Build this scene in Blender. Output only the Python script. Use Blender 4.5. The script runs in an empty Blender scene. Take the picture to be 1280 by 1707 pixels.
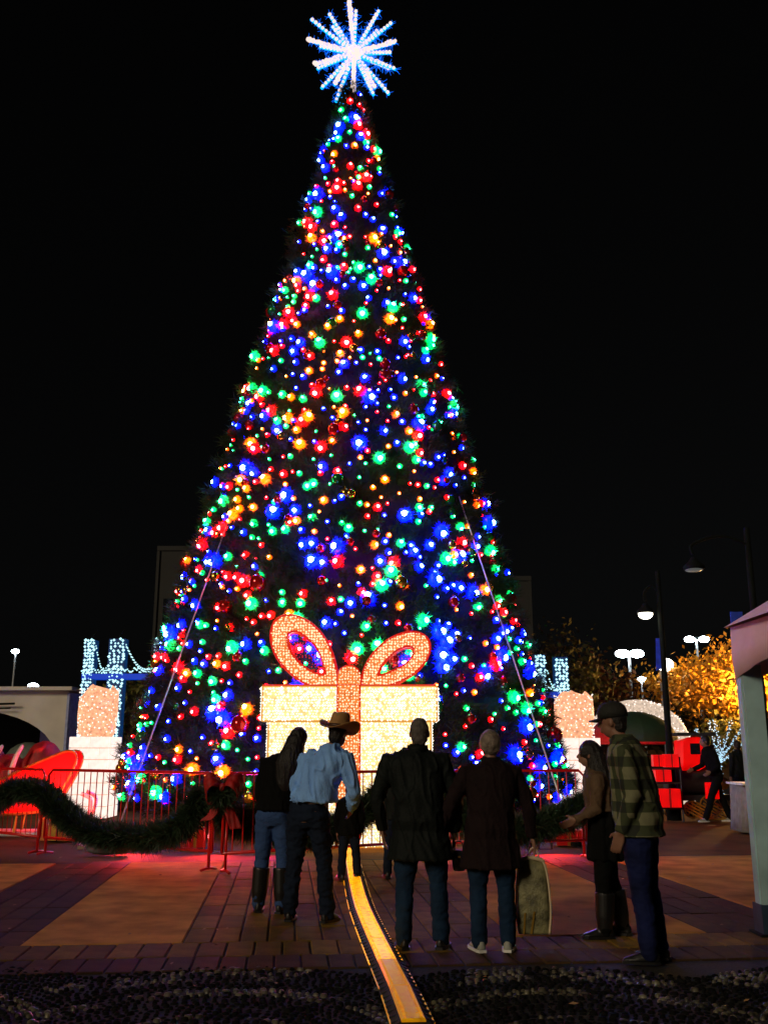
import bpy, bmesh, math, random
import numpy as np
from mathutils import Vector, Matrix, noise, Quaternion
random.seed(7); rng = np.random.default_rng(7)
PI = math.pi
sc = bpy.context.scene
C = sc.collection
V = Vector

# ---------------------------------------------------------------- camera, world, sun, exposure
F_PX, HC, YH = 1600.0, 1.55, 1246.0
PITCH = math.atan((YH-853.5)/F_PX)
cam = bpy.data.cameras.new('camera'); camo = bpy.data.objects.new('camera', cam); C.objects.link(camo)
camo.location = (0, 0, HC); camo.rotation_euler = (PI/2+PITCH, 0, 0)
cam.sensor_fit = 'VERTICAL'; cam.sensor_height = 24; cam.lens = 24*F_PX/1707
cam.clip_start = 0.1; cam.clip_end = 2000
sc.camera = camo

SUN_DIR = V((0.62, 0.80, -0.40)).normalized()
w = bpy.data.worlds.new('World'); sc.world = w; w.use_nodes = True
wn = w.node_tree; bg = wn.nodes['Background']
sky = wn.nodes.new('ShaderNodeTexSky'); sky.sky_type = 'NISHITA'; sky.sun_disc = False
sky.sun_elevation = math.asin(-SUN_DIR.z); sky.sun_rotation = math.atan2(-SUN_DIR.x, -SUN_DIR.y)
hs = wn.nodes.new('ShaderNodeHueSaturation'); hs.inputs['Saturation'].default_value = 0.12
wn.links.new(sky.outputs[0], hs.inputs['Color']); wn.links.new(hs.outputs[0], bg.inputs['Color'])
bg.inputs['Strength'].default_value = 0.0004
sl = bpy.data.lights.new('sun', 'SUN'); so = bpy.data.objects.new('sun', sl); C.objects.link(so)
sl.energy = 1.05; sl.angle = math.radians(14); sl.color = (1.0, 0.82, 0.58)
so.rotation_euler = SUN_DIR.to_track_quat('-Z', 'Y').to_euler()
sc.view_settings.view_transform = 'Standard'; sc.view_settings.look = 'None'
sc.view_settings.exposure = 0; sc.view_settings.gamma = 1
sc.cycles.use_denoising = True
sc.cycles.max_bounces = 5; sc.cycles.diffuse_bounces = 2; sc.cycles.glossy_bounces = 3
sc.cycles.sample_clamp_indirect = 3.0
sc.cycles.caustics_reflective = False; sc.cycles.caustics_refractive = False

# ---------------------------------------------------------------- helpers
def at(x, y, Y):
    X = (x-640)/F_PX; Z = -(y-853.5)/F_PX
    ry = math.cos(PITCH)-Z*math.sin(PITCH); rz = math.sin(PITCH)+Z*math.cos(PITCH)
    t = Y/ry
    return V((X*t, Y, HC+rz*t))
def gr(x, y, z=0.0):
    X = (x-640)/F_PX; Z = -(y-853.5)/F_PX
    ry = math.cos(PITCH)-Z*math.sin(PITCH); rz = math.sin(PITCH)+Z*math.cos(PITCH)
    t = (z-HC)/rz
    return V((X*t, ry*t, z))

def new_mat(name):
    m = bpy.data.materials.new(name); m.use_nodes = True
    return m, m.node_tree, m.node_tree.nodes['Principled BSDF']
def mat(name, col, rough=0.7, metal=0.0, var=0.25, scale=8.0, bump=0.0, bscale=None, island=False, spec=0.5, coat=0.0, sheen=0.0, trans=0.0):
    m, nt, b = new_mat(name)
    n = nt.nodes.new('ShaderNodeTexNoise'); n.inputs['Scale'].default_value = scale; n.inputs['Detail'].default_value = 6
    tc = nt.nodes.new('ShaderNodeTexCoord'); nt.links.new(tc.outputs['Object'], n.inputs['Vector'])
    r = nt.nodes.new('ShaderNodeValToRGB')
    lo = [c*(1-var) for c in col]; hi = [min(1, c*(1+var)) for c in col]
    r.color_ramp.elements[0].position = 0.3; r.color_ramp.elements[1].position = 0.7
    r.color_ramp.elements[0].color = (*lo, 1); r.color_ramp.elements[1].color = (*hi, 1)
    nt.links.new(n.outputs['Fac'], r.inputs['Fac'])
    out = r.outputs['Color']
    if island:
        g = nt.nodes.new('ShaderNodeNewGeometry'); oi = nt.nodes.new('ShaderNodeObjectInfo')
        ad = nt.nodes.new('ShaderNodeMath'); ad.operation = 'ADD'
        nt.links.new(g.outputs['Random Per Island'], ad.inputs[0]); nt.links.new(oi.outputs['Random'], ad.inputs[1])
        fr = nt.nodes.new('ShaderNodeMath'); fr.operation = 'FRACT'; nt.links.new(ad.outputs[0], fr.inputs[0])
        mr = nt.nodes.new('ShaderNodeMapRange'); mr.inputs['To Min'].default_value = 0.55; mr.inputs['To Max'].default_value = 1.45
        nt.links.new(fr.outputs[0], mr.inputs['Value'])
        mx = nt.nodes.new('ShaderNodeVectorMath'); mx.operation = 'SCALE'
        nt.links.new(out, mx.inputs[0]); nt.links.new(mr.outputs[0], mx.inputs['Scale']); out = mx.outputs[0]
    nt.links.new(out, b.inputs['Base Color'])
    b.inputs['Roughness'].default_value = rough; b.inputs['Metallic'].default_value = metal
    b.inputs['Specular IOR Level'].default_value = spec; b.inputs['Coat Weight'].default_value = coat
    if sheen: b.inputs['Sheen Weight'].default_value = sheen
    if bump:
        n2 = nt.nodes.new('ShaderNodeTexNoise'); n2.inputs['Scale'].default_value = bscale or scale*6; n2.inputs['Detail'].default_value = 8
        nt.links.new(tc.outputs['Object'], n2.inputs['Vector'])
        bp = nt.nodes.new('ShaderNodeBump'); bp.inputs['Strength'].default_value = bump; bp.inputs['Distance'].default_value = 0.02
        nt.links.new(n2.outputs['Fac'], bp.inputs['Height']); nt.links.new(bp.outputs[0], b.inputs['Normal'])
    return m
def emis(name, col, s, sampled=True, base=(0.02, 0.02, 0.02), var=0.0, vscale=20):
    m, nt, b = new_mat(name)
    b.inputs['Base Color'].default_value = (*base, 1); b.inputs['Roughness'].default_value = 0.35
    b.inputs['Emission Color'].default_value = (*col, 1); b.inputs['Emission Strength'].default_value = s
    if var:
        n = nt.nodes.new('ShaderNodeTexNoise'); n.inputs['Scale'].default_value = vscale; n.inputs['Detail'].default_value = 3
        tc = nt.nodes.new('ShaderNodeTexCoord'); nt.links.new(tc.outputs['Object'], n.inputs['Vector'])
        mr = nt.nodes.new('ShaderNodeMapRange'); mr.inputs['From Min'].default_value = 0.3; mr.inputs['From Max'].default_value = 0.7
        mr.inputs['To Min'].default_value = s*(1-var); mr.inputs['To Max'].default_value = s*(1+var)
        nt.links.new(n.outputs['Fac'], mr.inputs['Value']); nt.links.new(mr.outputs[0], b.inputs['Emission Strength'])
    m.cycles.emission_sampling = 'AUTO' if sampled else 'NONE'
    return m

class MB:
    """collects polygons; build() links them as one mesh object"""
    def __init__(s): s.v = []; s.f = []; s.mi = []
    def add(s, vs, fs, mi=0):
        o = len(s.v); s.v += [tuple(v) for v in vs]; s.f += [tuple(i+o for i in f) for f in fs]; s.mi += [mi]*len(fs)
    def box(s, c, size, rot=0.0, mi=0, M=None):
        hx, hy, hz = size[0]/2, size[1]/2, size[2]/2
        R = M if M is not None else Matrix.Rotation(rot, 3, 'Z')
        vs = [V(c)+R @ V((x, y, z)) for x in (-hx, hx) for y in (-hy, hy) for z in (-hz, hz)]
        s.add(vs, [(0, 1, 3, 2), (4, 6, 7, 5), (0, 4, 5, 1), (2, 3, 7, 6), (0, 2, 6, 4), (1, 5, 7, 3)], mi)
    def loft(s, rings, mi=0, closed=False):
        n = len(rings[0]); vs = [p for r in rings for p in r]; fs = []
        R = len(rings)
        for i in range(R if closed else R-1):
            a = i*n; b = ((i+1) % R)*n
            for j in range(n):
                k = (j+1) % n; fs.append((a+j, a+k, b+k, b+j))
        if not closed:
            fs.append(tuple(reversed(range(n)))); fs.append(tuple(range((R-1)*n, R*n)))
        s.add(vs, fs, mi)
    def tube(s, pts, rad, seg=10, mi=0, cap=False, closed=False):
        pts = [V(p) for p in pts]
        if not hasattr(rad, '__len__'): rad = [rad]*len(pts)
        rad = list(rad)
        if cap:
            d0 = (pts[0]-pts[1]).normalized(); d1 = (pts[-1]-pts[-2]).normalized()
            r0, r1 = rad[0], rad[-1]
            pts = [pts[0]+d0*r0*0.97, pts[0]+d0*r0*0.7]+pts+[pts[-1]+d1*r1*0.7, pts[-1]+d1*r1*0.97]
            rad = [r0*0.25, r0*0.71]+rad+[r1*0.71, r1*0.25]
        up = None; rings = []
        L = len(pts)
        for i, p in enumerate(pts):
            if closed: d = pts[(i+1) % L]-pts[i-1]
            else: d = pts[min(i+1, L-1)]-pts[max(i-1, 0)]
            if d.length < 1e-9: d = V((0, 0, 1))
            d.normalize()
            if up is None:
                up = V((0, 0, 1)) if abs(d.z) < 0.9 else V((0, 1, 0))
            a = up-d*up.dot(d)
            if a.length < 1e-6: a = d.orthogonal()
            a.normalize(); b = d.cross(a); up = a
            rings.append([p+(a*math.cos(t)+b*math.sin(t))*rad[i] for t in [2*PI*k/seg for k in range(seg)]])
        s.loft(rings, mi, closed)
    def ellipsoid(s, c, r, seg=14, rows=9, mi=0, M=None):
        c = V(c); rings = []
        for i in range(rows):
            t = PI*(i+0.5)/rows; z = -math.cos(t); q = math.sin(t)
            ring = []
            for k in range(seg):
                p = V((r[0]*q*math.cos(2*PI*k/seg), r[1]*q*math.sin(2*PI*k/seg), r[2]*z))
                if M is not None: p = M @ p
                ring.append(c+p)
            rings.append(ring)
        s.loft(rings, mi)
    def lathe(s, c, prof, seg=20, mi=0, M=None):
        c = V(c); rings = []
        for r, z in prof:
            ring = []
            for k in range(seg):
                p = V((r*math.cos(2*PI*k/seg), r*math.sin(2*PI*k/seg), z))
                if M is not None: p = M @ p
                ring.append(c+p)
            rings.append(ring)
        s.loft(rings, mi)
    def prism(s, poly, y0, y1, mi=0):
        """polygon in XZ (list of (x,z)) extruded from y0 to y1"""
        n = len(poly)
        vs = [(x, y0, z) for x, z in poly]+[(x, y1, z) for x, z in poly]
        fs = [tuple(range(n)), tuple(reversed(range(n, 2*n)))]+[(i, i+n, (i+1) % n+n, (i+1) % n) for i in range(n)]
        s.add(vs, fs, mi)
    def ringprism(s, outer, inner, y0, y1, mi=0):
        n = len(outer)
        vs = [(x, y0, z) for x, z in outer]+[(x, y0, z) for x, z in inner]+[(x, y1, z) for x, z in outer]+[(x, y1, z) for x, z in inner]
        fs = []
        for i in range(n):
            j = (i+1) % n
            fs += [(i, j, j+n, i+n), (i+2*n, i+3*n, j+3*n, j+2*n), (i, i+2*n, j+2*n, j), (i+n, j+n, j+3*n, i+3*n)]
        s.add(vs, fs, mi)
    def mesh(s, name, mats, smooth=False):
        me = bpy.data.meshes.new(name); me.from_pydata(s.v, [], s.f)
        ml = mats if isinstance(mats, (list, tuple)) else [mats]
        for m in ml: me.materials.append(m)
        if len(ml) > 1: me.polygons.foreach_set('material_index', s.mi)
        bm = bmesh.new(); bm.from_mesh(me); bmesh.ops.recalc_face_normals(bm, faces=bm.faces); bm.to_mesh(me); bm.free()
        if smooth: me.polygons.foreach_set('use_smooth', [True]*len(me.polygons))
        me.update(); return me
    def build(s, name, mats, parent=None, smooth=False, loc=None):
        o = bpy.data.objects.new(name, s.mesh(name, mats, smooth)); C.objects.link(o)
        if parent is not None: o.parent = parent
        if loc is not None: o.location = loc
        return o
def tri_obj(name, verts, mats, parent=None, n=3, mi=None):
    """verts: (K,n,3) array -> K separate n-gons"""
    verts = np.asarray(verts, dtype=np.float32); K = verts.shape[0]
    me = bpy.data.meshes.new(name)
    me.vertices.add(K*n); me.vertices.foreach_set('co', verts.reshape(-1))
    me.loops.add(K*n); me.loops.foreach_set('vertex_index', np.arange(K*n, dtype=np.int32))
    me.polygons.add(K); me.polygons.foreach_set('loop_start', np.arange(0, K*n, n, dtype=np.int32))
    try: me.polygons.foreach_set('loop_total', np.full(K, n, dtype=np.int32))
    except Exception: pass
    for m in (mats if isinstance(mats, (list, tuple)) else [mats]): me.materials.append(m)
    if mi is not None: me.polygons.foreach_set('material_index', np.asarray(mi, dtype=np.int32))
    me.update(calc_edges=True); me.validate()
    o = bpy.data.objects.new(name, me); C.objects.link(o)
    if parent is not None: o.parent = parent
    return o
OCT_V = np.array([(1, 0, 0), (-1, 0, 0), (0, 1, 0), (0, -1, 0), (0, 0, 1), (0, 0, -1)], float)
OCT_F = np.array([(0, 2, 4), (2, 1, 4), (1, 3, 4), (3, 0, 4), (2, 0, 5), (1, 2, 5), (3, 1, 5), (0, 3, 5)])
def dots(name, pts, r, mats, parent=None, kind='stuff', mi=None):
    pts = np.asarray([tuple(p) for p in pts], float); r = np.broadcast_to(np.asarray(r, float), (len(pts),))
    v = pts[:, None, :]+OCT_V[None]*r[:, None, None]
    t = v[:, OCT_F, :].reshape(-1, 3, 3)
    o = tri_obj(name, t, mats, parent, 3, None if mi is None else np.repeat(mi, 8))
    if kind: o['kind'] = kind
    return o
def needles(name, base, dirs, length, width, per, spread, material, parent=None, jitter=0.05, kind=None):
    """tufts of needle triangles round branch tips"""
    K = len(base); base = np.repeat(base, per, 0); dirs = np.repeat(dirs, per, 0); N = K*per
    d = dirs+rng.normal(0, spread, (N, 3)); d /= np.linalg.norm(d, axis=1)[:, None]
    b = base+rng.normal(0, jitter, (N, 3))
    s = np.cross(d, rng.normal(0, 1, (N, 3))); s /= np.linalg.norm(s, axis=1)[:, None]+1e-9
    L = length*rng.uniform(0.6, 1.25, N)[:, None]; W = width*rng.uniform(0.7, 1.3, N)[:, None]
    t = np.stack([b-s*W/2, b+s*W/2, b+d*L], 1)
    o = tri_obj(name, t, material, parent)
    if kind: o['kind'] = kind
    return o
def tag(o, label=None, cat=None, group=None, kind=None):
    if label: o['label'] = label
    if cat: o['category'] = cat
    if group: o['group'] = group
    if kind: o['kind'] = kind
    return o
def thing(name, label, cat, loc=(0, 0, 0), rz=0.0, group=None):
    o = bpy.data.objects.new(name, None); C.objects.link(o); o.location = loc; o.rotation_euler = (0, 0, rz)
    o.empty_display_size = 0.1
    return tag(o, label, cat, group)
def copy_tree(o, parent=None):
    c = o.copy(); C.objects.link(c); c.parent = parent
    for ch in list(o.children): copy_tree(ch, c)
    return c
def remeshed(mb, name, mats, parent, voxel, smooth=4, disp=None):
    me = mb.mesh(name+'_src', mats)
    t = bpy.data.objects.new(name, me); C.objects.link(t)
    r = t.modifiers.new('r', 'REMESH'); r.mode = 'VOXEL'; r.voxel_size = voxel; r.use_smooth_shade = True
    if smooth:
        q = t.modifiers.new('s', 'SMOOTH'); q.iterations = smooth; q.factor = 0.5
    dg = bpy.context.evaluated_depsgraph_get()
    ne = bpy.data.meshes.new_from_object(t.evaluated_get(dg), depsgraph=dg)
    t.modifiers.clear(); t.data = ne; ne.name = name
    bpy.data.meshes.remove(me)
    if not ne.materials:
        for m in (mats if isinstance(mats, (list, tuple)) else [mats]): ne.materials.append(m)
    ne.polygons.foreach_set('use_smooth', [True]*len(ne.polygons))
    if disp:
        nv = [v.normal.copy() for v in ne.vertices]
        for i, v in enumerate(ne.vertices): v.co = v.co+nv[i]*disp(v.co)
        ne.update()
    t.parent = parent
    return t

# ---------------------------------------------------------------- materials
M = {}
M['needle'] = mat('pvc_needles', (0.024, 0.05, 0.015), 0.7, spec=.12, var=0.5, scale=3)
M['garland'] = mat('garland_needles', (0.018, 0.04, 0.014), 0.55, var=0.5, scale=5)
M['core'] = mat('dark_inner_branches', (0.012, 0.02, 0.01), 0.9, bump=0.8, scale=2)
M['bark'] = mat('bark', (0.09, 0.06, 0.04), 0.9, bump=0.6)
M['red_paint'] = mat('red_gloss_paint', (0.7, 0.008, 0.006), 0.35, var=0.15, coat=0.3)
M['red_velvet'] = mat('red_velvet', (0.36, 0.006, 0.006), 0.6, var=0.4, bump=0.5)
M['steel'] = mat('dark_steel', (0.007, 0.009, 0.007), 0.8, metal=0.0, spec=.1)
M['black'] = mat('black_rubber', (0.015, 0.015, 0.016), 0.6, bump=0.3)
M['asphalt'] = mat('asphalt', (0.13, 0.05, 0.010), 0.85, spec=.15, var=0.35, scale=1.3, bump=0.5, bscale=90)
M['slab'] = mat('brushed_concrete', (0.46, 0.22, 0.04), 0.9, spec=.08, var=0.36, scale=2.6, bump=0.45, bscale=70)
M['paver'] = mat('brown_paver', (0.17, 0.095, 0.012), 0.85, spec=.2, var=0.3, scale=6, bump=0.5, bscale=60, island=True)
M['paver_dark'] = mat('dark_paver', (0.055, 0.028, 0.008), 0.8, spec=.15, var=0.3, scale=6, bump=0.5, bscale=60, island=True)
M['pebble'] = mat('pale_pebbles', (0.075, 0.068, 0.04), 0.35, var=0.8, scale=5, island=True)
M['pebble_dark_shade'] = mat('dark_shaded_pebbles', (0.004, 0.004, 0.0035), 0.8, spec=.1, var=0.5, scale=9, island=True)  # dark stones, darkened further to hold the foreground shadow
M['bed'] = mat('dark_mortar', (0.006, 0.005, 0.004), 0.9, bump=0.5)
M['white_frame'] = mat('white_painted_frame', (0.75, 0.72, 0.66), 0.4)
M['white_panel'] = mat('off_white_panel', (0.62, 0.58, 0.46), 0.6, var=0.12, scale=1.5)
M['tent'] = mat('pink_tent_fabric', (0.98, 0.62, 0.76), 0.8, var=0.12, scale=3, bump=0.4, bscale=8)
M['post'] = mat('grey_teal_post', (0.34, 0.52, 0.55), 0.5, metal=0.0, var=0.25, scale=3)
M['gold'] = mat('gold_paint', (0.75, 0.45, 0.08), 0.3, metal=0.8)
M['facade'] = mat('dark_facade', (0.022, 0.022, 0.02), 0.8, var=0.2, scale=0.3)
M['glass'] = mat('dark_glass', (0.01, 0.012, 0.016), 0.12)
M['blue_banner'] = mat('blue_banner_cloth', (0.02, 0.06, 0.6), 0.7, var=0.3)
M['leaf_gold'] = mat('autumn_leaves', (0.80, 0.34, 0.02), 0.6, var=0.4, scale=1.5, island=True)
M['leaf_green'] = mat('olive_leaves', (0.14, 0.13, 0.02), 0.6, var=0.4, scale=1.5, island=True)
M['leaf_rust'] = mat('rust_leaves', (0.26, 0.09, 0.02), 0.6, var=0.4, scale=1.5, island=True)

# ---------------------------------------------------------------- ground and paving
g = MB(); g.add([(-400, -60, -0.03), (400, -60, -0.03), (400, 700, -0.03), (-400, 700, -0.03)], [(0, 1, 2, 3)])
ground = tag(g.build('ground', M['asphalt']), kind='structure')
FD = V((-0.10, 1, 0)).normalized(); RD = V((FD.y, -FD.x, 0)); O0 = V((0, 8.62, 0)); RZ = math.atan2(RD.y, RD.x)
def uv(u, v, z=0.0): return O0+RD*u+FD*v+V((0, 0, z))
g = MB(); c = [uv(-9, -4.2, -0.014), uv(9, -4.2, -0.014), uv(9, 6.0, -0.014), uv(-9, 6.0, -0.014)]
g.add(c, [(0, 1, 2, 3)])
pave = tag(g.build('pavement', M['bed']), kind='structure')
def paver_mesh(name, a, b, m):
    p = MB(); h = 0.05; e = 0.008; x, y = a/2, b/2
    ring = lambda k, z: [(-x+k, -y+k, z), (x-k, -y+k, z), (x-k, y-k, z), (-x+k, y-k, z)]
    p.loft([ring(0, -h), ring(0, -0.006), ring(e, 0)]); return p.mesh(name, m)
pm = {}
def put_paver(u, v, a, b, m):
    k = (round(a, 3), round(b, 3), m)
    if k not in pm: pm[k] = paver_mesh('paver', a-0.014, b-0.014, M[m])
    o = bpy.data.objects.new('paver', pm[k]); C.objects.link(o); o.parent = pave
    o.location = uv(u, v, random.uniform(-0.003, 0.003)); o.rotation_euler = (random.uniform(-.006, .006), random.uniform(-.006, .006), RZ+random.uniform(-.004, .004))
def rows(u0, u1, nu, v0, v1, nv, m, off=0.5):
    a = (u1-u0)/nu; b = (v1-v0)/nv
    for i in range(nu):
        for j in range(nv): put_paver(u0+(i+.5)*a, v0+(j+.5)*b, a, b, m)
rows(-1.65, 1.10, 12, 0, 5.8, 9, 'paver')
rows(-3.95, -2.95, 4, 0, 5.8, 9, 'paver_dark')
rows(2.80, 3.80, 4, 0, 5.8, 6, 'paver_dark')
rows(-3.95, 4.05, 36, -0.55, 0, 1, 'paver')
rows(-3.3, 3.7, 35, -1.02, -0.55, 1, 'paver_dark')  # dark pavers here also stand in for the foreground shadow
def slab(u0, u1, v0, v1, label=None):
    s_ = MB(); e = 0.01
    def ring(k, z): return [uv(u0+k, v0+k, z), uv(u1-k, v0+k, z), uv(u1-k, v1-k, z), uv(u0+k, v1-k, z)]
    s_.loft([ring(.006, -0.06), ring(.006, -0.004), ring(.006+e, 0.004)])
    o = s_.build('concrete_slab', M['slab'], pave)
slab(-2.95, -1.65, 0, 5.8); slab(1.10, 2.80, 0, 5.8); slab(-8.9, -3.95, 0.0, 5.8); slab(3.80, 8.9, 0, 5.8)
# pebble mosaic in the foreground, shadow put into its stone colours
cents = [V((-3.15, 5.75, 0)), V((-1.0, 5.7, 0)), V((1.15, 5.7, 0)), V((3.3, 5.75, 0))]
pb = {0: [], 1: []}
for ci, c in enumerate(cents):
    r = 0.12
    while r < 1.9:
        n = int(2*PI*r/0.062)
        for k in range(n):
            t = 2*PI*k/n+r*7; p = c+V((math.cos(t)*r, math.sin(t)*r, 0))
            if p.y < 5.0 or p.y > 7.62 or abs(p.x) > 4.6: continue
            if any((p-q).length < r-1e-6 for qi, q in enumerate(cents) if qi != ci): continue
            pale = (1.05 < r < 1.25) or (0.55 < r < 0.64) or (r > 1.5 and noise.noise(p*2) > 0)
            if random.random() < 0.22 or noise.noise(p*3.1+V((9,2,0))) > .3: pale = False
            pb[0 if pale else 1].append((p, t, random.uniform(.012, .036), random.uniform(.011, .028), random.uniform(0.0, .016)-.012))
        r += 0.058
def pebbles(name, L, m, label):
    F = []
    for p, t, a, b, h in L:
        ca, sa = math.cos(t), math.sin(t)
        q = lambda x, y, z: (p.x+ca*x-sa*y, p.y+sa*x+ca*y, z)
        lo = [q(b*math.cos(k*PI/3), a*math.sin(k*PI/3), -.02) for k in range(6)]
        hi = [q(.72*b*math.cos(k*PI/3), .72*a*math.sin(k*PI/3), .002+h) for k in range(6)]
        top = q(random.uniform(-.004, .004), random.uniform(-.004, .004), .008+h)
        for k in range(6):
            j = (k+1) % 6
            F += [(lo[k], lo[j], hi[j]), (lo[k], hi[j], hi[k]), (hi[k], hi[j], top)]
    # share verts per pebble so that each one is its own island
    fa = np.array(F).reshape(len(L), 18*3, 3)
    me = bpy.data.meshes.new(name); vs = []; fs = []
    for i in range(len(L)):
        d = {}; 
        for tI in range(18):
            f = []
            for kk in range(3):
                key = tuple(np.round(fa[i, tI*3+kk], 5))
                if key not in d: d[key] = len(vs); vs.append(key)
                f.append(d[key])
            fs.append(f)
    me.from_pydata(vs, [], fs); me.materials.append(m)
    me.polygons.foreach_set('use_smooth', [True]*len(fs))
    o = bpy.data.objects.new(name, me); C.objects.link(o); o.parent = pave; o['kind'] = 'stuff'
    o['label'] = label
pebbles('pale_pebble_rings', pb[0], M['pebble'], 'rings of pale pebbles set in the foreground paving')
pebbles('dark_shaded_pebble_fill', pb[1], M['pebble_dark_shade'], 'dark pebbles between the pale rings, darkened further for the foreground shadow')

# ---------------------------------------------------------------- yellow cable ramp
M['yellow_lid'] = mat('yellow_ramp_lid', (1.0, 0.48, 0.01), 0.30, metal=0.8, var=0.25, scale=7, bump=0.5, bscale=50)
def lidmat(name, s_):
    m = emis(name, (1.0, 0.40, 0.0), s_, True, base=(.9, .42, .01), var=.75, vscale=26); m.node_tree.nodes['Principled BSDF'].inputs['Roughness'].default_value = .3; return m  # glow added to the yellow lids, weaker copies for the near modules
M['lid_glow'] = lidmat('yellow_lid_glow', 1.0); M['lid_glow_mid'] = lidmat('yellow_lid_glow_mid', .95); M['lid_glow_dim'] = lidmat('yellow_lid_glow_dim', .22)
ramp = thing('cable_ramp', 'long yellow cable ramp with added glow running over the paving from the glowing present', 'cable ramp')
rp = [gr(690, 1716), gr(668, 1660), gr(640, 1600), gr(617, 1550), gr(601, 1510), gr(590, 1465), gr(584, 1430), gr(581, 1419)]
def spline(pts, n):
    out = []; L = len(pts)
    for i in range(n+1):
        t = i/n*(L-1); k = min(int(t), L-2); f = t-k
        p0, p1, p2, p3 = pts[max(k-1, 0)], pts[k], pts[k+1], pts[min(k+2, L-1)]
        out.append(0.5*((2*p1)+(p2-p0)*f+(2*p0-5*p1+4*p2-p3)*f*f+(3*p1-p0-3*p2+p3)*f**3))
    return out
sp = spline(rp, 200)
acc = [0]
for i in range(200): acc.append(acc[-1]+(sp[i+1]-sp[i]).length)
def on(d):
    d = min(max(d, 0), acc[-1]-1e-4)
    k = max(i for i in range(200) if acc[i] <= d); f = (d-acc[k])/(acc[k+1]-acc[k]); return sp[k].lerp(sp[k+1], f)
nm = 12; ml = acc[-1]/nm
for i in range(nm):
    a, b = on(i*ml+0.004), on((i+1)*ml-0.004); d = (b-a).normalized(); s_ = V((d.y, -d.x, 0)); wd = 0.070
    R3 = Matrix((s_, d, V((0, 0, 1)))).transposed(); L = (b-a).length; mid = (a+b)/2
    lid = MB(); 
    prof = [(-wd, .045), (-wd+.008, .055), (wd-.008, .055), (wd, .045)]
    pts = lambda y: [mid+R3 @ V((x, y, z)) for x, z in prof+[(wd, .035), (-wd, .035)]]
    lid.loft([pts(-L/2+.006), pts(L/2-.006)])
    nt = 26
    for k in range(nt):
        y = -L/2+.03+(L-.06)*k/(nt-1)
        for sx in (-1, 1): lid.box(mid+R3 @ V((sx*(wd-.022), y, .057)), (.016, .010, .006), M=R3)
    for sx in (-.03, .03): lid.box(mid+R3 @ V((sx, 0, .0562)), (.008, L*.7, .004), M=R3)
    lid.build('lid', M['lid_glow'] if i >= 3 else M['lid_glow_mid'] if i == 2 else M['lid_glow_dim'], ramp)
    base = MB()
    for sx in (-1, 1):
        pr = [(wd+.003, .003), (wd+.003, .044), (wd+.06, .006), (wd+.06, .003)]
        q = lambda y: [mid+R3 @ V((sx*x, y, z)) for x, z in pr]
        base.loft([q(-L/2), q(L/2)])
        for k in range(7):
            y = -L/2+L*(k+.5)/7
            base.box(mid+R3 @ V((sx*(wd+.032), y, .0275)), (.05, .012, .012), M=R3 @ Matrix.Rotation(sx*0.29, 3, 'Y'))
    base.box(mid+V((0, 0, .018)), (wd*2, L, .03), M=R3)
    base.build('ramp_base', M['black'], ramp)
    edge = MB()
    for sx in (-1, 1): edge.box(mid+R3 @ V((sx*(wd+.056), 0, .011)), (.009, (L-.01)*random.uniform(.5, 1), .008), M=R3)
    edge.build('edge_strip', M['lid_glow_mid'] if i >= 2 else M['lid_glow_dim'], ramp)  # edge strips carry the same added glow as the lids

# ---------------------------------------------------------------- the big tree
TX, TY, TR, TH, TZ0 = -0.86, 22.0, 4.85, 18.75, 0.30
def trad(z): return TR*max(0.0, (TH-z)/(TH-0.6))*(1.0 if z > 0.7 else 0.75+0.36*z)
tree = thing('christmas_tree', 'giant cone-shaped artificial Christmas tree towering over the plaza', 'tree', (TX, TY, 0))
tk = MB(); tk.tube([(0, 0, 0), (0, 0, TH-0.2)], [0.28, 0.05], 12); tk.build('trunk', M['bark'], tree)
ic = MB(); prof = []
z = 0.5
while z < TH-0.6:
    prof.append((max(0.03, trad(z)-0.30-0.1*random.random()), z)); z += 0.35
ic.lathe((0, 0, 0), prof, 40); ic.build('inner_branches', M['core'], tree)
def surf(n, z0, z1, a0=-PI, a1=PI):
    """area-uniform points on the cone; angle 0 faces the camera"""
    t = rng.uniform(0, 1, n); R0, R1 = (TH-z0)**2, (TH-z1)**2
    z = TH-np.sqrt(R0+(R1-R0)*t); a = rng.uniform(a0, a1, n)
    return z, a
n = 11500
z, a = surf(n, TZ0, TH-0.35)
R = np.array([trad(q) for q in z])*(1+0.0)+rng.normal(0, 0.11, n)+0.09*np.sin(z*9.0)+0.05*np.sin(a*17+z*3)-0.10
z = np.concatenate([z, rng.uniform(TH-2.6, TH-0.3, 500)]); a = np.concatenate([a, rng.uniform(-PI, PI, 500)]); 
R = np.concatenate([R, np.array([trad(q) for q in z[n:]])*rng.uniform(.4, 1.1, 500)+0.05])
dx, dy = np.sin(a), -np.cos(a)
base = np.stack([R*dx, R*dy, z], 1); dr = np.stack([dx, dy, np.full(len(z), 0.25)+rng.normal(0, .25, len(z))], 1)
needles('crown', base, dr, 0.19, 0.020, 30, 0.75, M['needle'], tree, jitter=0.05)

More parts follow.
